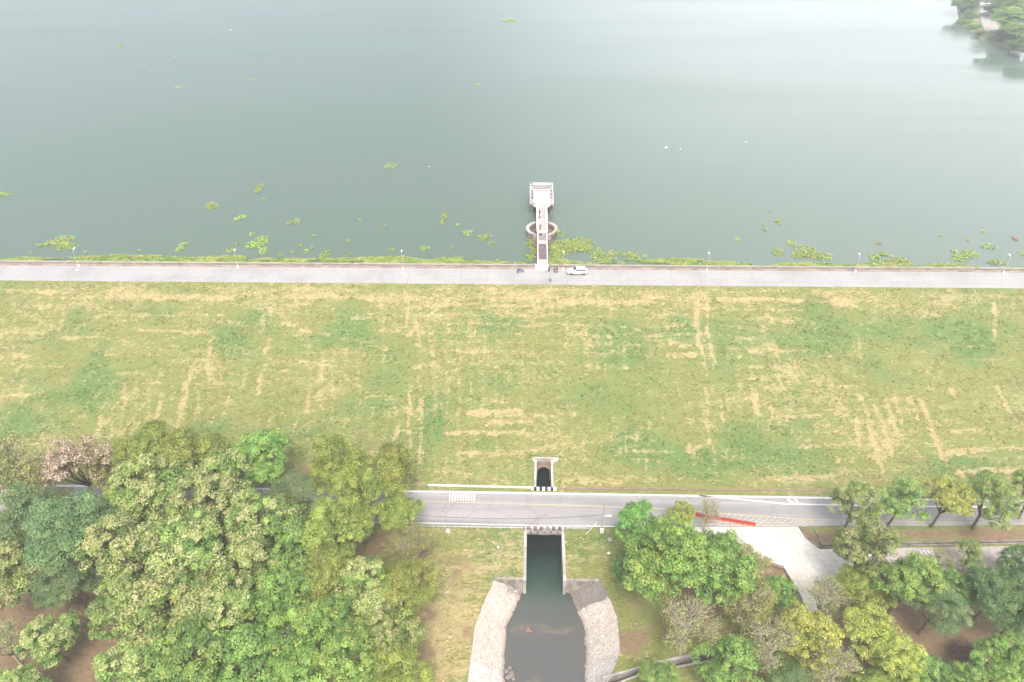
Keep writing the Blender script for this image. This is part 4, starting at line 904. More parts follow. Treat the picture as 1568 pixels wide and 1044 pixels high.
# utility pole with its stay and box
q = at(920.3, 817.5, ZG); up = empty('utility_pole', q, 0, 'thin utility pole with a white box at its foot beside the lower road', 'utility pole')
mb = MB(); mb.tube([(0, 0, 0), (0, 0, 8.2)], [.11, .075], 10); mb.build('post', M['conc'], up)
mb = MB(); mb.box(-.3, .34, -.42, -.1, .7, 1.75); mb.build('box', M['white'], up, bevel=.03)
mb = MB(); mb.tube([(0, 0, 4.6), (.2, 0, 4.75), (1.35, 0, 4.8)], .05, 8); mb.box(.7, 1.45, -.13, .13, 4.7, 4.84); mb.build('lamp_arm', M['white'], up)
mb = MB(); mb.box(-.5, .5, -.05, .05, 7.6, 7.72); mb.build('cross_arm', M['wood'], up)
g0 = at(897, 818, ZG)-q; mb = MB(); mb.tube([(g0.x, g0.y, 0), (g0.x*.05, g0.y*.05, 4.3)], .016, 5); sv_ = mb.build('stay_wire', M['steel'], up)
mb = MB(); mb.tube([Vector((g0.x, g0.y, 0)), Vector((g0.x, g0.y, 0)).lerp(Vector((g0.x*.05, g0.y*.05, 4.3)), .68)], .055, 8); mb.build('stay_guard', M['white'], sv_)
c0 = Vector((q.x, q.y, q.z+5.0)); c1 = at(560, 780, -8.0); pts = [c0.lerp(c1, i/24)+Vector((0, 0, -1.6*4*(i/24)*(1-i/24))) for i in range(25)]
mb = MB(); mb.tube(pts, .03, 5); tag(mb.build('overhead_cable', M['rubber']), 'sagging black cable strung from the utility pole across the lower road to the trees', 'cable')
# guard rail along the low side of the road
def guard_rail(pts, label, n):
    r = empty('guard_rail', (pts[0][0], pts[0][1], ZG), 0, label, 'guard rail'); o_ = Vector((pts[0][0], pts[0][1], 0)); L = [Vector((p[0], p[1], 0))-o_ for p in pts]
    mb = MB(); prof = [(.0, .45), (.05, .5), (.0, .56), (.0, .60), (.05, .66), (.0, .72)]; vs = []
    for i, p in enumerate(L):
        t_ = (L[min(i+1, len(L)-1)]-L[max(i-1, 0)]).normalized(); nn = Vector((-t_.y, t_.x, 0))
        vs += [p-nn*(a_+.06)+Vector((0, 0, z_)) for a_, z_ in prof]
    k = len(prof); mb.add(vs, [(i*k+j, (i+1)*k+j, (i+1)*k+j+1, i*k+j+1) for i in range(len(L)-1) for j in range(k-1)]); mb.build('rail_beam', M['steel'], r, recalc=False)
    for p in resample([tuple(v) for v in L], n):
        mb = MB(); mb.box(p.x-.06, p.x+.06, p.y-.02, p.y+.09, -.2, .74); mb.build('post', M['grey_metal'], r)
ga = at(622, 801, ZR); gb = at(803, 810.8, ZG); gc = at(864, 811, ZG); gd = at(905, 811.3, ZG)
guard_rail([(ga.x-.1, ga.y+.3), (ga.x-.15, ga.y-.3), (ga.x+.3, gb.y+.55), (ga.x+1.3, gb.y+.15), (ga.x+3, gb.y), (gb.x-.3, gb.y)], 'long steel guard rail with a curled end, left of the outlet guard wall', 12)
guard_rail([(gc.x+.3, gc.y), (gd.x, gd.y)], 'short steel guard rail between the outlet guard wall and the utility pole', 4)
# red barriers
ba, bb = at(1064, 788.5, ZR), at(1156.5, 804, ZR); NB = 9
def barrier(loc, rz, L, label):
    r = empty('plastic_barrier', loc, rz, label, 'barrier', 'red barriers in a row on the road'); h = L*.445
    mb = MB(); mb.extr([(-.2, .0), (.2, .0), (.2, .1), (.11, .28), (.08, .62), (-.08, .62), (-.11, .28), (-.2, .1)], 'x', -h, h); bd = mb.build('shell', M['red'], r, bevel=.02)
    mb = MB()
    for x in (-.3, .3): mb.box(x-.13, x+.13, -.30, .30, -.005, .07)
    mb.build('foot', M['red'], r)
    mb = MB(); mb.tube([(-h*.5, 0, .615), (-h*.5, 0, .66)], .05, 8); mb.tube([(h*.5, 0, .615), (h*.5, 0, .66)], .05, 8); mb.box(h-.06, h+.05, -.04, .04, .15, .5); mb.build('filler_cap', M['rubber'], r)
    return r
Lb = (bb-ba).length/NB; ang = math.atan2(bb.y-ba.y, bb.x-ba.x)
pb = None
for i in range(NB):
    lb = 'red plastic barrier at the free right end of the slanting row on the yellow hatching' if i == NB-1 else 'red plastic barrier at the far left end of the slanting row, partly under leaves' if i == 0 else 'red plastic barrier standing between two others in the slanting row on the yellow hatching'
    loc = ba.lerp(bb, (i+.5)/NB)+Vector((0, 0, .002))
    if pb is None: pb = barrier(loc, ang, Lb, lb)
    else:
        o = copy_tree(pb); o.location = loc; o['label'] = lb; o.rotation_euler.z = ang+R(random.uniform(-3, 3))
# rocks
def rock(px, py, s, label, m='rock'):
    q = at(px, py, ZG); random.seed(int(px)); bm = bmesh.new(); bmesh.ops.create_icosphere(bm, subdivisions=2, radius=s)
    for v in bm.verts: v.co = v.co*random.uniform(.8, 1.15); v.co.z *= .62
    me = bpy.data.meshes.new('rock'); bm.to_mesh(me); bm.free(); me.materials.append(M[m]); o = link('rock', me); o.location = (q.x, q.y, ZG+s*.25); tag(o, label, 'rock')
rock(934, 827, .5, 'pale grey boulder on bare soil near the foot of the utility pole'); rock(932, 847, .25, 'small white stone on the grass below the grey boulder', 'foam'); rock(961, 917, .26, 'small dark stone on brown grass to the right of the outlet basin', 'conc_dark')
rock(686, 813, .38, 'pale stone on dry grass below the long guard rail', 'foam'); rock(763, 838, .2, 'tiny pale stone in the grass left of the outlet chute', 'foam')
for i, (px, py, s) in enumerate(((775, 1029, .42), (780, 1024, .38), (783, 1033, .5), (778, 1038, .45), (786, 1040, .35))):
    q = at(px, py, ZW); random.seed(i); bm = bmesh.new(); bmesh.ops.create_icosphere(bm, subdivisions=2, radius=s)
    for v in bm.verts: v.co = v.co*random.uniform(.75, 1.15)
    me = bpy.data.meshes.new('rock'); bm.to_mesh(me); bm.free(); me.materials.append(M['conc_dark']); o = link('rock', me); o.location = (q.x, q.y, ZW+.15)
    tag(o, 'dark wet stone in the small pile at the left water line of the outlet basin', 'rock', 'dark stones at the basin edge')
# ================================================================== LEAFY THINGS
def leaves(C, N, size, cols, rng, ratio=.55, droop=.15):
    """rhombic leaves: C centres, N normals, size per leaf, cols per leaf -> (V, quads, colours)"""
    n = len(C); N = N/np.linalg.norm(N, axis=1, keepdims=True)
    T = rng.normal(size=(n, 3)); T -= (T*N).sum(1, keepdims=True)*N; T /= np.linalg.norm(T, axis=1, keepdims=True)+1e-9
    B = np.cross(N, T); s = size[:, None]
    V = np.stack([C-T*s*.5, C+B*s*.5*ratio+N*s*.05, C+T*s*.5-N*s*droop, C-B*s*.5*ratio+N*s*.05], 1).reshape(-1, 3)
    Q = np.arange(4*n).reshape(n, 4)
    K = np.repeat(np.column_stack([cols, np.ones(n)]), 4, 0)
    return V, Q, K
WEED = np.array([[.29, .40, .06], [.37, .46, .08], [.22, .36, .055], [.46, .46, .15], [.16, .29, .05]])*np.array([1.28, 1.3, 1.25])
def weed_mat(ells, label, seed, group=None, pal=WEED, dens=15.0, hgt=.35, leaf=.36, name='water_weed'):
    rng = np.random.default_rng(seed); Cs = []
    for px, py, w, h in ells:
        c = at(px, py, ZL); ex = (at(px+w/2, py, ZL)-c).x; ey = abs((at(px, py-h/2, ZL)-c).y)
        n = max(7, int(dens*math.pi*ex*ey*1.15)); n = min(n, 2600)
        a = rng.uniform(0, 2*np.pi, n); rad = np.sqrt(rng.uniform(0, 1, n))*(1.05)
        x = c.x+ex*rad*np.cos(a); y = c.y+ey*rad*np.sin(a)
        k = (fbm(x*.9, y*.9, seed, 3)+.35*(1-rad**2)) > (.44 if ex > 1.2 else .33)
        Cs.append(np.column_stack([x[k], y[k]]))
    for (a0, b0, w0, h0), (a1, b1, w1, h1) in zip(ells, ells[1:]):
        u = at(a0, b0, ZL); v_ = at(a1, b1, ZL); nb = max(12, int((v_-u).length*14)); tt = rng.uniform(0, 1, (nb, 1))
        Cs.append(np.array(u)[None, :2]*(1-tt)+np.array(v_)[None, :2]*tt+rng.normal(0, .25, (nb, 2)))
    P = np.concatenate(Cs)
    if len(P) < 5: P = np.column_stack([c.x+rng.normal(0, max(ex, .3)*.5, 9), c.y+rng.normal(0, max(ey, .3)*.4, 9)])
    o0 = P.mean(0); n = len(P); cl = fbm(P[:, 0]*1.1, P[:, 1]*1.1, seed+3, 2)
    z = ZL+.03+hgt*rng.uniform(0, 1, n)*(.4+cl)
    N = np.column_stack([rng.normal(0, .42, n), rng.normal(0, .42, n), np.ones(n)])
    ci = pal[np.clip((cl*1.25+rng.normal(0, .16, n))*len(pal)*.8, 0, len(pal)-1).astype(int)]*rng.uniform(.8, 1.15, (n, 1))
    V, Q, K = leaves(np.column_stack([P-o0, z-ZL]), N, leaf*rng.uniform(.7, 1.35, n), ci, rng, .7)
    o = link(name, np_mesh(name, V, Q, M['weed'], dict(col=('FLOAT_COLOR', K)))); o.location = (o0[0], o0[1], ZL)
    return tag(o, label, 'water weed', group)
G_ = 'floating weed patches'
for i, (e, l) in enumerate([
 ([(100,366,30,10),(102,378,34,12),(85,372,30,8),(64,376,20,5)], 'largest weed patch at the left, close to the leftmost lamp post'),
 ([(6,298,26,6)], 'weed patch cut by the left edge of the photo, well out on the lake'),
 ([(399,286,12,8),(394,293,8,7)], 'small upright weed patch far out, right of the two long ones on the left'),
 ([(325,317,22,7),(322,313,12,6)], 'lens shaped weed patch out on the left part of the lake'),
 ([(372,333,14,6),(362,336,9,4)], 'small slanting weed patch between the lens shaped one and the shore'),
 ([(445,342,12,6),(455,339,10,6)], 'lone flat weed patch right of the lens shaped one'),
 ([(597,254,18,9)], 'single rounded weed patch far out on open water, left of the intake tower'),
 ([(681,331,11,10),(675,342,9,4)], 'small ragged weed patch left of the intake tower at ring height'),
 ([(283,375,17,7),(275,383,12,8)], 'two lobed weed patch touching the shore growth on the left'),
 ([(400,370,26,16),(385,376,24,10),(404,384,12,12)], 'large weed patch near the shore beside the second lamp post'),
 ([(386,359,9,5)], 'tiny weed clump just above the large patch by the second lamp post'),
 ([(353,384,14,6)], 'small low weed clump left of the large patch by the second lamp post'),
 ([(363,375,7,4)], 'tiny weed clump just above the small low one by the second lamp post'),
 ([(716,357,16,9)], 'ragged weed patch halfway between the third lamp post and the ring shaft'),
 ([(738,364,20,9),(747,361,12,4)], 'flat weed patch nearest to the ring shaft on its left'),
 ([(754,373,12,4)], 'thin weed strip just below the flat patch left of the ring shaft'),
 ([(690,380,9,4)], 'small weed strip near the shore right of the third lamp post'),
 ([(650,380,17,6)], 'small spiky weed patch near the shore beside the third lamp post'),
 ([(497,391,16,9),(501,386,7,5)], 'weed clump growing out from the shore between the second and third lamp posts'),
 ([(461,375,7,5)], 'upper weed clump of a loose trio, left of the third lamp post'),
 ([(469,385,11,5)], 'widest weed clump of a loose trio near shore, left of the third lamp post'),
 ([(478,380,5,4)], 'small right hand weed clump of a loose trio, left of the third lamp post'),
 ([(599,383,8,5)], 'tiny weed clump just above the shore growth, left of the third lamp post'),
 ([(551,337,8,3)], 'tiny brownish weed clump alone between the left patches and the tower'),
 ([(1190,338,9,4),(1193,343,8,4)], 'small weed clump far from shore on the right, above two smaller ones'),
 ([(1168,343,8,3)], 'weed speck left of the small far clump on the right'),
 ([(1177,324,6,3)], 'topmost dark weed speck on the right part of the lake'),
 ([(1131,367,11,6)], 'lone weed clump on open water between the tower and the large right patches'),
 ([(1190,386,19,10)], 'compact weed patch left of the large right hand patch'),
 ([(1211,373,15,8)], 'small slanting weed patch above the large right hand patch'),
 ([(1235,386,36,20),(1262,394,34,12),(1222,392,20,12)], 'largest weed patch on the right part of the lake'),
 ([(1341,396,18,14),(1353,389,14,6),(1384,400,18,13),(1366,400,22,8)], 'weed patch by the shore under the last but one lamp post'),
 ([(1513,378,24,9)], 'flat weed patch near the right edge, above the rightmost lamp post'),
 ([(1505,354,8,4)], 'weed speck out on the water above the rightmost lamp post'),
 ([(1486,389,26,12),(1470,396,26,10),(1461,385,10,5)], 'weed patch left of the rightmost lamp post'),
 ([(1526,402,30,9)], 'weed patch at the foot of the rightmost lamp post'),
 ([(1567,388,12,8)], 'weed patch cut by the right edge of the photo near shore'),
 ([(870,377,56,20),(888,372,44,16),(852,386,36,24),(905,384,30,14)], 'very large weed patch just right of the footbridge'),
 ([(921,394,34,14),(940,388,14,8)], 'weed patch behind the white car, joined to the very large one'),
 ([(952,391,14,6),(968,390,16,8),(974,396,14,9)], 'weed patch right of the white car, reaching the shore'),
 ([(937,387,10,6)], 'tiny weed clump above the patch behind the white car'),
 ([(988,393,9,5)], 'tiny weed clump right of the patch reaching the shore beyond the white car'),
 ([(852,358,22,11),(846,361,14,9)], 'weed patch hugging the right side of the ring shaft'),
 ([(815,368,16,14),(812,376,18,10),(818,384,14,14),(812,396,20,12)], 'weed patch on the left side of the footbridge below the ring shaft'),
 ([(779,31,22,4)], 'long weed raft far up the lake near the top of the photo'),
 ([(732,129,7,2.5)], 'small weed speck high on the lake above the tower'),
 ([(184,72,11,2.5)], 'pale weed raft high on the left of the lake'),
 ([(384,122,12,2.5)], 'flat weed raft high on the left, right of the three specks'),
 ([(272,134,8,3)], 'lowest of the three weed specks in a column high on the left'),
 ([(267,100,7,2)], 'middle of the three weed specks in a column high on the left'),
 ([(268,87,4,1.6)], 'topmost of the three weed specks in a column high on the left'),
 ([(221,100,5,2)], 'weed speck left of the three in a column high on the left')]):
    weed_mat(e, l, 100+i, G_)
for i, (x, y) in enumerate([(701,344),(532,369),(131,387),(48,386),(213,384),(1440,360),(1482,368),(404,305),(1171,352),(535,390),(430,391),(447,387),(481,362),(588,347),(762,399)]):
    weed_mat([(x, y, 6, 3.2)], 'tiny loose tuft of green weed floating alone on the lake', 300+i, 'tiny floating weed tufts', dens=26)
weed_mat([(1344, 373, 15, 5)], 'brownish dead weed raft out from the last but one lamp post', 401, G_, np.array([[.33, .22, .10], [.40, .29, .14], [.26, .19, .08]]))
weed_mat([(1554, 366, 9, 6)], 'reddish clump floating near the right edge above the rightmost lamp post', 402, G_, np.array([[.45, .18, .12], [.5, .25, .17]]))
# shore growth: one uncountable strip on the upstream face
prof_ = [(-120,399),(0,399),(40,396),(90,398),(118,396),(165,393),(215,392),(260,395),(300,397),(345,393),(370,394),(400,397),(455,398),(520,398),(590,395),(620,395),(655,401),(690,394),(725,398),(750,404),(800,403),(815,398),(850,398),(900,405),(925,398),(965,399),(1000,401),(1020,397),(1050,398),(1089,401),(1108,402),(1141,405),(1180,409),(1203,405),(1287,405),(1306,408),(1329,404),(1394,407),(1410,410),(1439,406),(1458,404),(1478,409),(1556,411),(1700,410)]
rng = np.random.default_rng(7); n = 130000; px = rng.uniform(-120, 1700, n); top = np.interp(px, [p[0] for p in prof_], [p[1] for p in prof_]); wl = 404.5+px*.0071
py = top-3.5+(wl-top+3.5)*rng.uniform(0, 1, n)**.9
d = AX[2][None]*F+AX[0][None]*(px-CX)[:, None]-AX[1][None]*(py-CY)[:, None]; tz = (ZL+.3-H)/d[:, 2]; X = d[:, 0]*tz; Y = d[:, 1]*tz
Zs = np.where(Y < 139.6, -.15-(Y-138.2)*.964, -1.5-(Y-139.6)*.396); Zs = np.clip(np.maximum(Zs, ZL), ZL, -.1)
k = (Y > 138.1) & (fbm(X*.16, Y*.5, 8, 5) > .41) & (np.abs(X-CRX) > 1.6); X, Y, Zs = X[k], Y[k], Zs[k]; n = len(X)
cl = fbm(X*.6, Y*.9, 18, 3); PAL = np.array([[.13, .25, .05], [.22, .36, .07], [.34, .44, .10], [.40, .47, .12], [.48, .47, .20]])*1.15
ci = PAL[np.clip((cl*1.2+rng.normal(0, .15, n))*4.4-.3, 0, 4).astype(int)]*rng.uniform(.8, 1.15, (n, 1))
V, Q, K = leaves(np.column_stack([X, Y, Zs+.05+.55*rng.uniform(0, 1, n)*cl]), np.column_stack([rng.normal(0, .45, n), rng.normal(-.2, .45, n), np.ones(n)]), .34*rng.uniform(.7, 1.4, n), ci, rng, .6)
tag(link('shore_weeds', np_mesh('shore_weeds', V, Q, M['weed'], dict(col=('FLOAT_COLOR', K)))), 'ragged strip of green growth between the parapet and the water', 'weeds', kind='stuff')
# drifting white pieces and the red algae in the basin
for i, (px, py, s, l) in enumerate(((1020, 226, 1.0, 'larger white foam piece drifting on the lake right of the tower'), (1042, 228, .5, 'small white scrap just right of the larger drifting foam piece'), (1142, 217, .5, 'small white scrap alone on the lake, farthest right'), (657, 255, .45, 'small white scrap drifting near the single rounded weed patch'), (353, 46, .9, 'white scrap drifting high on the left of the lake'))):
    q = at(px, py, ZL); random.seed(50+i); mb = MB(); n = 7; poly = [(s*.55*math.cos(2*math.pi*k/n)*random.uniform(.7, 1.1), s*.4*math.sin(2*math.pi*k/n)*random.uniform(.7, 1.1)) for k in range(n)]
    mb.prism(poly, -.05, .22*s); o = mb.build('foam_scrap', M['foam'], bevel=.03); o.location = (q.x, q.y, ZL); tag(o, l, 'debris')
o = weed_mat([(811, 965, 12, 10), (808, 967, 8, 8)], 'reddish algae clump floating in the grey water of the outlet basin', 500, None, np.array([[.27, .15, .10], [.33, .20, .14], [.22, .12, .09]]), dens=30, hgt=.06, leaf=.28, name='algae_clump')
q = at(810, 966, ZW); o.location = (q.x, q.y, ZW+.01); o.scale = (1.1, 1.1, 1); o['category'] = 'algae'
# ================================================================== TREES
# every kind: leaf colours (dark .. light), tips, leaf size, lobes, clumps, leaves per clump ...
KINDS = dict(
 cream=dict(pal=[(.075,.14,.04),(.115,.185,.055),(.165,.235,.075)], tip=[(.36,.36,.155),(.31,.35,.125),(.40,.36,.19)], tipf=.40, leaf=.42, nl=11, nc=250, per=34, cr=.62, up=.75),
 green=dict(pal=[(.07,.15,.045),(.105,.20,.055),(.15,.26,.07)], tip=[(.24,.32,.09)], tipf=.15, leaf=.40, nl=11, nc=250, per=34, cr=.62, up=.8),
 olive=dict(pal=[(.095,.135,.034),(.14,.185,.042),(.19,.235,.055)], tip=[(.26,.30,.075)], tipf=.25, leaf=.33, nl=10, nc=240, per=46, cr=.75, up=.85),
 bright=dict(pal=[(.075,.155,.042),(.115,.205,.052),(.155,.25,.066)], tip=[(.25,.31,.075)], tipf=.22, leaf=.38, nl=11, nc=240, per=36, cr=.62, up=.8),
 blue=dict(pal=[(.062,.118,.055),(.09,.152,.07),(.12,.185,.085)], tip=[(.16,.215,.10)], tipf=.2, leaf=.28, nl=10, nc=230, per=48, cr=.75, up=1.1),
 dark=dict(pal=[(.045,.10,.045),(.065,.135,.055),(.09,.17,.06)], tip=[(.13,.21,.07)], tipf=.18, leaf=.36, nl=11, nc=240, per=38, cr=.68, up=.8),
 yellow=dict(pal=[(.14,.19,.045),(.195,.24,.055),(.25,.29,.065)], tip=[(.34,.36,.10)], tipf=.3, leaf=.38, nl=10, nc=210, per=30, cr=.6, up=.8),
 sparse=dict(cz=5.9, az=2.3, pal=[(.105,.135,.045),(.145,.175,.06),(.19,.205,.08)], tip=[(.30,.27,.15)], tipf=.3, leaf=.34, nl=10, nc=200, per=18, cr=.72, up=.7, pale=1, twig=.045),
 bare=dict(pal=[(.16,.20,.07),(.21,.25,.09)], tip=[(.28,.31,.12)], tipf=.3, leaf=.34, nl=10, nc=170, per=5, cr=.75, up=.7, pale=1, twig=.075),
 blossom=dict(pal=[(.22,.20,.12),(.17,.18,.08)], tip=[(.50,.40,.31),(.56,.46,.38),(.42,.33,.24)], tipf=.75, leaf=.36, nl=10, nc=190, per=16, cr=.55, up=.7, twig=.05),
 fleck=dict(pal=[(.085,.13,.045),(.12,.175,.055),(.16,.21,.07)], tip=[(.34,.33,.18),(.27,.29,.12)], tipf=.28, leaf=.38, nl=11, nc=220, per=28, cr=.6, up=.75),
 wispy=dict(pal=[(.16,.20,.07),(.21,.25,.09)], tip=[(.30,.30,.09)], tipf=.3, leaf=.36, nl=9, nc=90, per=5, cr=.7, up=.7, pale=1, twig=.045),
 row=dict(cz=5.7, az=2.6, pal=[(.085,.15,.045),(.125,.20,.06),(.17,.25,.075)], tip=[(.24,.30,.10)], tipf=.25, leaf=.37, nl=9, nc=170, per=30, cr=.58, up=.8))
def tree_meshes(kind, seed):
    """a tree 10 m high with a crown about 5 m in radius: (trunk mesh, crown mesh)"""
    k = KINDS[kind]; rng = np.random.default_rng(seed); rnd = random.Random(seed)
    lob = []
    for i in range(k['nl']):
        a = 2*np.pi*(i*.618+rng.uniform(-.12, .12)); e = rng.uniform(-.75, 1.0) if i else 1.0
        rr_ = (2.0+1.2*rng.uniform())*math.sqrt(max(.12, 1-max(0, e)**2*.8))
        lob.append((np.array([rr_*math.cos(a), rr_*math.sin(a), k.get('cz', 6.3)+k.get('az', 1.75)*e]), rng.uniform(1.25, 2.0)))
    lc = np.array([l[0] for l in lob]); lr = np.array([l[1] for l in lob]); cs = []; ls = []
    tries = 0
    while len(cs) < k['nc'] and tries < 9000:
        tries += 1; j = rng.integers(len(lob)); d = rng.normal(size=3); d /= np.linalg.norm(d)
        if d[2] < -.6: continue
        q = lc[j]+d*lr[j]*np.array([1, 1, .72])*rng.uniform(.8, 1.08)
        dd = np.linalg.norm((lc-q)/np.array([1, 1, .72]), axis=1)/lr; dd[j] = 9
        if dd.min() < .72 and rng.uniform() > .15: continue
        cs.append(q); ls.append(j)
    cs = np.array(cs); ls = np.array(ls); n = len(cs)
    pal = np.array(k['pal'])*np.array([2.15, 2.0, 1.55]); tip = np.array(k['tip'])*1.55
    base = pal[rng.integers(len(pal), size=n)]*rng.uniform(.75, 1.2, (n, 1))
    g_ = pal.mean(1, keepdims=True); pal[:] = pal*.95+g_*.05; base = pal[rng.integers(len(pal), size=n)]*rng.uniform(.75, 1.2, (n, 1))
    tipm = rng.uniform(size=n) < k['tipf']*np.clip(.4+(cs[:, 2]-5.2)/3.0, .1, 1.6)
    per = int(k['per']*2.5); rc = k['cr']*rng.uniform(.65, 1.4, n)
    D = rng.normal(size=(n, per, 3)); D /= np.linalg.norm(D, axis=2, keepdims=True); D[:, :, 2] = np.abs(D[:, :, 2])*1.0-.35*rng.uniform(size=(n, per))
    C = cs[:, None]+D*rc[:, None, None]*rng.uniform(.55, 1.1, (n, per, 1))*np.array([1, 1, .7])
    N = D+np.array([0, 0, k['up']])+rng.normal(0, .38, (n, per, 3))
    col = np.repeat(base[:, None], per, 1)*rng.uniform(.8, 1.2, (n, per, 1))
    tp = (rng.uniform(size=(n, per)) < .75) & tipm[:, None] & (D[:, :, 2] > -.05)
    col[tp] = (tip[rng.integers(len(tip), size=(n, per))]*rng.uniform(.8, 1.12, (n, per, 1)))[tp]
    sz = .6*k['leaf']*rng.uniform(.65, 1.35, n*per)
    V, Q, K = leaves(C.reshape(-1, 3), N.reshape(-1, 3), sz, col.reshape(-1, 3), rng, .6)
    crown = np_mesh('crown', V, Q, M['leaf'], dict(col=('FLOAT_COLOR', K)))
    mb = MB(); lean = (rnd.uniform(-.4, .4), rnd.uniform(-.4, .4)); fk = Vector((lean[0], lean[1], 3.1))
    mb.tube([(0, 0, -.4), (0, 0, .15), (lean[0]*.4, lean[1]*.4, 1.5), fk], [.36, .27, .22, .2], 8)
    tw = k.get('twig', .03)
    for j in range(len(lob)):
        e = Vector(lc[j]); m_ = fk.lerp(e, .5)+Vector((rnd.uniform(-.3, .3), rnd.uniform(-.3, .3), -.25))
        mb.tube([fk+Vector((0, 0, -.12)), m_, e], [.13, .085, .045], 6)
        for i in np.where(ls == j)[0]:
            if rnd.random() < (.95 if tw > .035 else .5):
                c = Vector(cs[i]); s_ = m_.lerp(e, rnd.uniform(.2, 1)); h_ = s_.lerp(c, .55)+Vector((rnd.uniform(-.2, .2), rnd.uniform(-.2, .2), rnd.uniform(-.1, .25)))
                mb.tube([s_, h_, c.lerp(s_, -.12)], [tw, tw*.75, tw*.4], 4, cap=False)
                if tw > .04:
                    for _ in range(2):
                        d = Vector((rnd.uniform(-1, 1), rnd.uniform(-1, 1), rnd.uniform(.1, .9)))*.9; mb.tube([h_, h_+d*.6+Vector((0, 0, .1)), h_+d*1.25], [tw*.6, tw*.45, tw*.25], 3, cap=False)
    me = bpy.data.meshes.new('trunk'); me.from_pydata(mb.v, [], mb.f); me.materials.append(M['bark_pale'] if k.get('pale') else M['bark']); me.polygons.foreach_set('use_smooth', [True]*len(me.polygons)); me.update()
    return me, crown
TM = {}
def tree(px, py, rpx, kind, label, var=0, hf=1.0, base=ZG, ratio=None, group='trees below the dam'):
    """px, py: crown centre in the photograph; rpx: crown radius there"""
    key = (kind, var)
    if key not in TM: TM[key] = tree_meshes(kind, 1000+sum(map(ord, kind))*7+var*31)
    rpx = rpx*(1.28 if px < 700 and py > 600 else 1.05); p = at(px, py, base+6); rad = rpx*zdist(p)/F; ht = (2.0+2.05*rad)*hf if ratio is None else ratio*rad
    for _ in range(3):
        p = at(px, py, base+.62*ht); rad = rpx*zdist(p)/F; ht = (2.0+2.05*rad)*hf if ratio is None else ratio*rad
    rz = ((px*7.31+py*3.77) % 6.28); r = empty('tree', (p.x, p.y, base), rz, label, 'tree', group); s = rad/5.0; r.scale = (s, s, ht/10)
    link('trunk', TM[key][0], r); link('crown', TM[key][1], r); return r
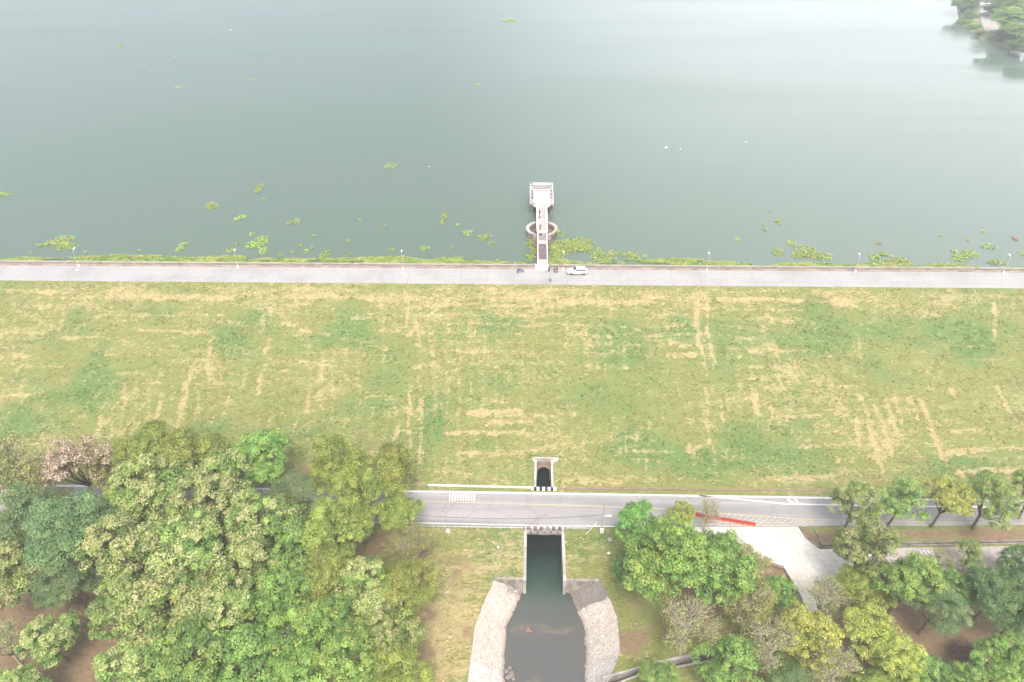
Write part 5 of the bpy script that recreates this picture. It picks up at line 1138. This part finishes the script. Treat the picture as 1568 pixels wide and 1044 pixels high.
TREES = [
# left wood, back to front
(12,722,52,'sparse',0,1,'thin olive tree at the foot of the bank, cut by the left edge'),
(116,716,50,'blossom',0,1,'tree with pinkish white blossom and a dark trunk beside the road on the left'),
(60,745,42,'sparse',1,.9,'thin pale tree between the blossom tree and the left edge'),
(186,712,40,'olive',0,1,'olive tree just right of the pinkish blossom tree'),
(238,690,42,'olive',1,1,'olive green tree reaching over the bank, second right of the blossom tree'),
(300,700,46,'olive',0,1,'dull green tree on the bank edge left of the bright round one'),
(400,700,44,'bright',0,1,'bright green round tree by the bank foot, behind the cream crowned trees'),
(345,738,44,'cream',0,1,'tan flowering tree just in front of the bright green round tree at the bank foot'),
(515,712,42,'olive',1,1.1,'left half of the pair of big olive trees over the road at the bank foot'),
(590,726,42,'olive',0,1.1,'olive tree overhanging the road at the right end of the left wood'),
(452,768,38,'blue',0,1,'greyish green tree by the glimpse of grey road in the left wood'),
(548,770,46,'olive',0,1.1,'dense olive tree on the near side of the road, centre of the olive cluster'),
(610,785,30,'olive',1,1,'olive crown touching the grey road edge where the guard rail starts'),
(508,808,46,'olive',1,1.05,'olive tree below the olive cluster, left of the guard rail end'),
(30,800,56,'blue',1,1,'bluish green feathery tree cut by the left edge'),
(110,812,56,'blue',0,1,'bluish green feathery tree right of the one at the left edge'),
(172,782,36,'yellow',0,.9,'small yellow green tree in front of the pinkish blossom tree'),
(238,752,54,'cream',1,1.05,'cream topped tree in the middle of the back of the left wood'),
(318,780,54,'cream',2,1,'cream and green tree right of the middle one at the back of the left wood'),
(400,800,50,'cream',0,1,'cream flowering tree left of the olive cluster'),
(200,838,58,'cream',2,1,'cream tree right of the bluish feathery ones'),
(286,850,58,'cream',0,1.05,'pale flowering tree in the centre of the left wood'),
(372,868,54,'cream',1,1,'tan flowering tree at centre right of the left wood'),
(444,842,44,'green',0,1,'mid green tree between the tan flowering one and the olive cluster'),
(20,878,48,'cream',1,1,'pale green tree at the left edge below the bluish feathery ones'),
(102,888,40,'blue',1,.95,'dark bluish tree beside the red soil gap on the left'),
(78,978,36,'cream',2,.95,'small pale tree with bare lower trunks standing on red soil at the left'),
(5,985,32,'bare',0,1,'bare pale branched tree at the left edge over red soil'),
(192,925,46,'cream',0,1,'cream tree just right of the red soil gap'),
(262,935,58,'cream',2,1,'broad pale tree in the lower middle of the left wood'),
(218,1008,50,'cream',1,1,'pale bluish tree at the bottom edge, right of the red soil gap'),
(335,948,50,'cream',1,1,'cream and green tree right of the broad pale one in the lower left wood'),
(290,1015,56,'green',1,1,'green tree at the bottom edge in the middle of the left wood'),
(372,1020,54,'green',0,.95,'mid green tree at the bottom edge left of the brightest ones'),
(506,880,44,'olive',1,.95,'small olive tree below the olive cluster'),
(440,915,46,'green',1,1,'green tree left of the bright rounded crown in the lower left wood'),
(462,968,56,'bright',1,1,'bright green rounded crown in the lower right of the left wood'),
(560,905,44,'cream',2,1,'green tree with few cream tips at the right of the left wood'),
(622,902,44,'olive',0,.9,'olive yellow tree at the right edge of the left wood'),
(626,838,36,'sparse',0,.75,'low grey green tree at the right edge of the wood by the guard rail'),
(598,962,44,'cream',1,1,'pale topped tree with twin bare trunks at the right edge of the left wood'),
(545,1000,52,'bright',0,1,'yellowish bright tree at the bottom of the left wood'),
(455,1040,50,'bright',2,1,'brightest green tree on the bottom edge of the left wood'),
(606,1034,46,'olive',1,.9,'olive tree on the bottom edge beside the dry grass'),
(20,1062,40,'cream',0,.8,'pale tree half cut by the bottom left corner'),
# row on the planted strip
(1311,770,39,'fleck',1,.98,'first dull olive tree of the row in the planted strip, next to the apron'),
(1381,762,42,'row',0,.98,'second tree of the row in the planted strip, deep green'),
(1450,764,43,'yellow',1,.98,'yellow green tree in the row on the planted strip'),
(1518,762,48,'row',1,.98,'fourth tree of the row in the planted strip, blue green with a leaning trunk'),
(1590,748,40,'row',0,1.1,'last tree of the row in the planted strip, cut by the right edge'),
# clump left of the apron
(985,806,46,'green',0,.95,'green leafy tree beside the utility pole'),
(1044,786,22,'yellow',0,.9,'small yellow leaved tree overlapping the road by the red barriers'),
(1084,784,30,'wispy',0,.95,'thin see through tree over the end of the red barriers'),
(1018,848,72,'bright',0,1.05,'large bright green tree left of the pale apron'),
(1092,862,70,'green',0,1,'leafy green tree right of the large bright one, over the apron edge'),
(1140,880,52,'sparse',1,1,'brownish olive tree at the low brown wall of the apron'),
(962,872,28,'dark',1,.8,'small dark tree on the brown grass left of the large bright one'),
(1052,958,54,'bare',1,.95,'thin pale branched tree with white birds in its top, above the side drain'),
(1150,930,50,'sparse',0,1,'dull grey green tree between the birds tree and the slanting kerb'),
(1196,905,30,'green',1,.7,'low green bush tree on brown soil beside the slanting kerb'),
(1175,985,56,'bare',0,1,'leafless pale branched tree right of the side drain'),
(1120,1022,54,'green',0,.9,'mid green tree at the bottom edge beside the side drain'),
(1010,1050,40,'green',1,.7,'low green tree at the bottom edge below the side drain'),
# lower right wood
(1266,918,40,'bare',1,1,'whitish leafless tree at the end of the pale lane'),
(1240,972,54,'yellow',0,1,'bright yellow green tree below the whitish leafless one'),
(1330,968,50,'yellow',1,1,'yellow tree right of the brightest yellow green one'),
(1270,1024,50,'bare',0,.9,'pale dry tree at the bottom edge between yellow trees'),
(1372,1010,50,'yellow',0,.95,'lower yellow green tree nearest to the brown clearing'),
(1420,1040,46,'green',0,.8,'green tree at the bottom edge below the brown clearing'),
(1205,1050,46,'blue',0,.8,'dull green tree at the bottom edge right of the side drain'),
(1328,838,56,'fleck',2,1.05,'olive tree with cream flecks in front of the pale apron'),
(1388,890,54,'bright',1,1.05,'bright green dome shaped tree below the service road'),
(1322,895,44,'olive',1,.8,'dull low tree in shade under the cream flecked olive tree'),
(1432,930,46,'blue',1,1,'blue green drooping tree right of the bright green dome'),
(1488,850,26,'row',1,.9,'small umbrella shaped tree standing at the service road'),
(1444,858,24,'bare',1,.75,'small bare pale bush on the service road edge'),
(1562,866,32,'dark',1,1,'dark rounded tree over the right end of the service road'),
(1520,908,46,'dark',0,1,'dark green tree left of the one at the right edge, above the clearing'),
(1566,930,52,'dark',1,1,'darkest tree at the right edge beside the clearing'),
(1466,900,34,'green',1,.8,'small bright tree left of the dark ones above the clearing'),
(1545,1012,48,'bright',2,1,'fresh green tree in the bottom right corner'),
(1480,1050,40,'green',1,.8,'green tree half cut by the bottom edge right of the clearing'),
(1350,1066,46,'olive',0,.8,'olive tree half cut by the bottom edge in the lower right wood')]
TREE_OF = {}
for i, (x, y, r_, kd, vr, hf, lb) in enumerate(TREES): TREE_OF[lb] = tree(x, y, r_, kd, lb, vr+3*(i % 2), hf)
# heap of cut branches in the clearing, birds
def heap(px, py, w, n, label):
    q = at(px, py, ZG); rnd = random.Random(3); mb = MB()
    for _ in range(n):
        a = Vector((rnd.gauss(0, w*.42), rnd.gauss(0, w*.30), rnd.uniform(.1, .9))); d = Vector((rnd.uniform(-1, 1), rnd.uniform(-1, 1), rnd.uniform(-.25, .25)))*rnd.uniform(.6, 1.6); mb.tube([a-d, a+Vector((0, 0, .1)), a+d], [.03, .045, .02], 4)
    o = mb.build('brushwood_heap', simple('dead_branches', (.20, .12, .09), .9, var=.35), recalc=False); o.location = q; tag(o, label, 'brushwood')
heap(1476, 1005, 2.8, 260, 'reddish brown heap of cut branches in the clearing of the lower right wood')
bpy.context.view_layer.update()
def egret(px, py, label, tr):
    cr = [c for c in tr.children if c.name.startswith('crown')][0]; d = AX[2]*F+AX[0]*(px-CX)-AX[1]*(py-CY); mi = (tr.matrix_world @ cr.matrix_basis).inverted()
    o3 = mi @ Vector((0, 0, H)); dd = (mi.to_3x3() @ Vector(d)).normalized(); hit, loc, nrm, ix = cr.ray_cast(o3, dd)
    p = (tr.matrix_world @ cr.matrix_basis) @ loc if hit else at(px, py, ZG+7.5)
    r = empty('egret', p, R(px*37 % 360), label, 'bird', 'white birds in the thin tree'); r.scale = (.7, .7, .7)
    me = skin_mesh('body', [(0, 0, .28), (.2, 0, .26), (-.18, 0, .34), (-.26, 0, .48), (-.22, 0, .60), (-.30, 0, .64)], [(0, 1), (0, 2), (2, 3), (3, 4), (4, 5)], [.12, .05, .085, .04, .035, .045], [M['foam']], r, 1)
    mb = MB(); mb.tube([(-.33, 0, .64), (-.46, 0, .62)], [.02, .004], 6); mb.build('beak', M['yellow'], r)
    mb = MB(); mb.tube([(.02, .04, .2), (.0, .04, 0)], .012, 5); mb.tube([(.02, -.04, .2), (.0, -.04, 0)], .012, 5); mb.build('legs', M['rubber'], r)
tb = TREE_OF['thin pale branched tree with white birds in its top, above the side drain']
for x, y, l in ((1053.7,921,'topmost white bird in the thin pale branched tree'),(1047,940,'white bird in the thin tree, middle one of a close row of three'),(1038.7,942,'white bird in the thin tree, left end of the row of three'),(1064,940,'white bird in the thin tree, right end of the row of three'),(1057.6,953,'lowest white bird in the thin pale branched tree')): egret(x, y, l, tb)
# ================================================================== FAR SHORE
isl = P2([(1462,-60),(1461,-20),(1463,12),(1466,30),(1474,41),(1489,52),(1502,62),(1520,68),(1540,74),(1575,84),(1640,100),(1800,120)], ZL)+[(700, 330), (700, 900), (300, 900)]
mb = MB(); n = len(isl); cx_, cy_ = at(1600, 10, ZL)[:2]; rings = [(1.0, -.4), (.97, .5), (.9, 1.6), (.75, 3.2), (.4, 5)]
vs = []; rnd = random.Random(2)
for f_, h_ in rings: vs += [(cx_+(p[0]-cx_)*f_, cy_+(p[1]-cy_)*f_, ZL+h_+(rnd.uniform(-.2, .2))) for p in isl]
vs.append((cx_, cy_, ZL+6)); fs = [(j*n+i, j*n+(i+1) % n, (j+1)*n+(i+1) % n, (j+1)*n+i) for j in range(len(rings)-1) for i in range(n)]+[((len(rings)-1)*n+i, (len(rings)-1)*n+(i+1) % n, len(vs)-1) for i in range(n)]
mb.add(vs, fs); m, t, b = mat_new('headland_grass'); v = coords(t)
t.links.new(mix(t, ramp(t, noise(t, .12, 5, .6, v), [(.4, (0, 0, 0)), (.6, (1, 1, 1))]), (.12, .17, .06), (.24, .26, .11)), b.inputs['Base Color']); b.inputs['Roughness'].default_value = .95
hl = mb.build('headland', m); tag(hl, kind='structure')
mb = MB(); stripe(mb, [Vector((*at(x, y, 0).xy, 0)) for x, y in ((1521, 44), (1516, 36), (1511, 26), (1508, 14), (1506, 2))], 6.0, 0)
bpy.context.view_layer.update()
def drop(x, y):
    h_, l_, _, _ = hl.ray_cast(Vector((x, y, 60)), Vector((0, 0, -1))); return l_.z if h_ else ZL+1
o = None
pth = MB(); P_ = [Vector(v_) for v_ in mb.v]
pth.add([(p.x, p.y, drop(p.x, p.y)+.25) for p in P_], mb.f); tag(pth.build('headland_path', M['conc']), kind='structure')
gx = at(1509, 19, 1.0); gz = drop(gx.x, gx.y); gt = empty('gateway', (gx.x, gx.y, gz), R(-20), 'white portal with a thick top beam on the far headland path', 'gateway')
for s in (-1, 1):
    mb = MB(); mb.box(s*3.0-.35, s*3.0+.35, -.35, .35, -.5, 4.2); mb.build('pillar', M['white'], gt, bevel=.03)
mb = MB(); mb.box(-3.9, 3.9, -1.2, 1.2, 4.2, 5.3); mb.build('top_beam', M['white'], gt, bevel=.05)
for x, y, r_, kd, vr, hf, lb in [
 (1477,6,15,'dark',0,1,'dark tree at the tip of the far headland, against the water'),(1493,-2,14,'blue',0,1,'bluish tree left of the white portal on the far headland'),(1484,22,9,'blue',1,.8,'low bluish tree at the left shore of the far headland'),
 (1479,32,8,'bright',1,.5,'low green bush at the water on the tip of the far headland'),(1492,40,8,'green',0,.5,'bush on the yellowish point of the far headland'),
 (1522,12,11,'dark',1,.9,'dark tree just right of the white portal'),(1545,26,20,'bright',0,1,'large bright green tree on the far headland'),(1541,2,18,'blue',1,1,'bluish tree behind the large bright green one on the far headland'),
 (1566,8,18,'green',1,1,'green tree at the right edge on the far headland'),(1560,46,18,'green',0,1,'lower green tree in front of the large bright one on the far headland'),(1580,62,18,'dark',0,1,'dark tree at the right edge by the water of the far headland'),
 (1536,54,12,'dark',1,.7,'dark low tree overhanging the water of the far headland'),(1556,68,11,'blue',0,.7,'low bluish tree over the dark reflection at the far headland'),(1506,34,6,'bright',0,.5,'low bush beside the path on the far headland'),(1499,50,7,'sparse',0,.5,'olive bush on the shore of the far headland'),(1522,58,7,'sparse',1,.5,'olive bush at the water below the path on the far headland'),(1515,-14,16,'green',0,1,'green tree behind the white portal at the top edge')]:
    p0 = at(x, y, 4); tree(x, y, r_*1.5, kd, lb, vr, hf*.62, base=drop(p0.x, p0.y)-1.6, group='trees on the far headland')
# ================================================================== AIR
HAZE = 0.00065
if HAZE:
    mb = MB(); mb.box(-700, 900, -130, 1300, -19.0, 88.0); hz = mb.build('haze', bpy.data.materials.new('haze_air')); tag(hz, kind='stuff')
    m = hz.data.materials[0]; m.use_nodes = True; t = m.node_tree; t.nodes.clear(); o_ = NN(t, 'ShaderNodeOutputMaterial'); pv = NN(t, 'ShaderNodeVolumePrincipled')
    pv.inputs['Color'].default_value = (.93, .96, 1, 1); pv.inputs['Density'].default_value = HAZE; pv.inputs['Anisotropy'].default_value = .3; t.links.new(pv.outputs[0], o_.inputs['Volume'])
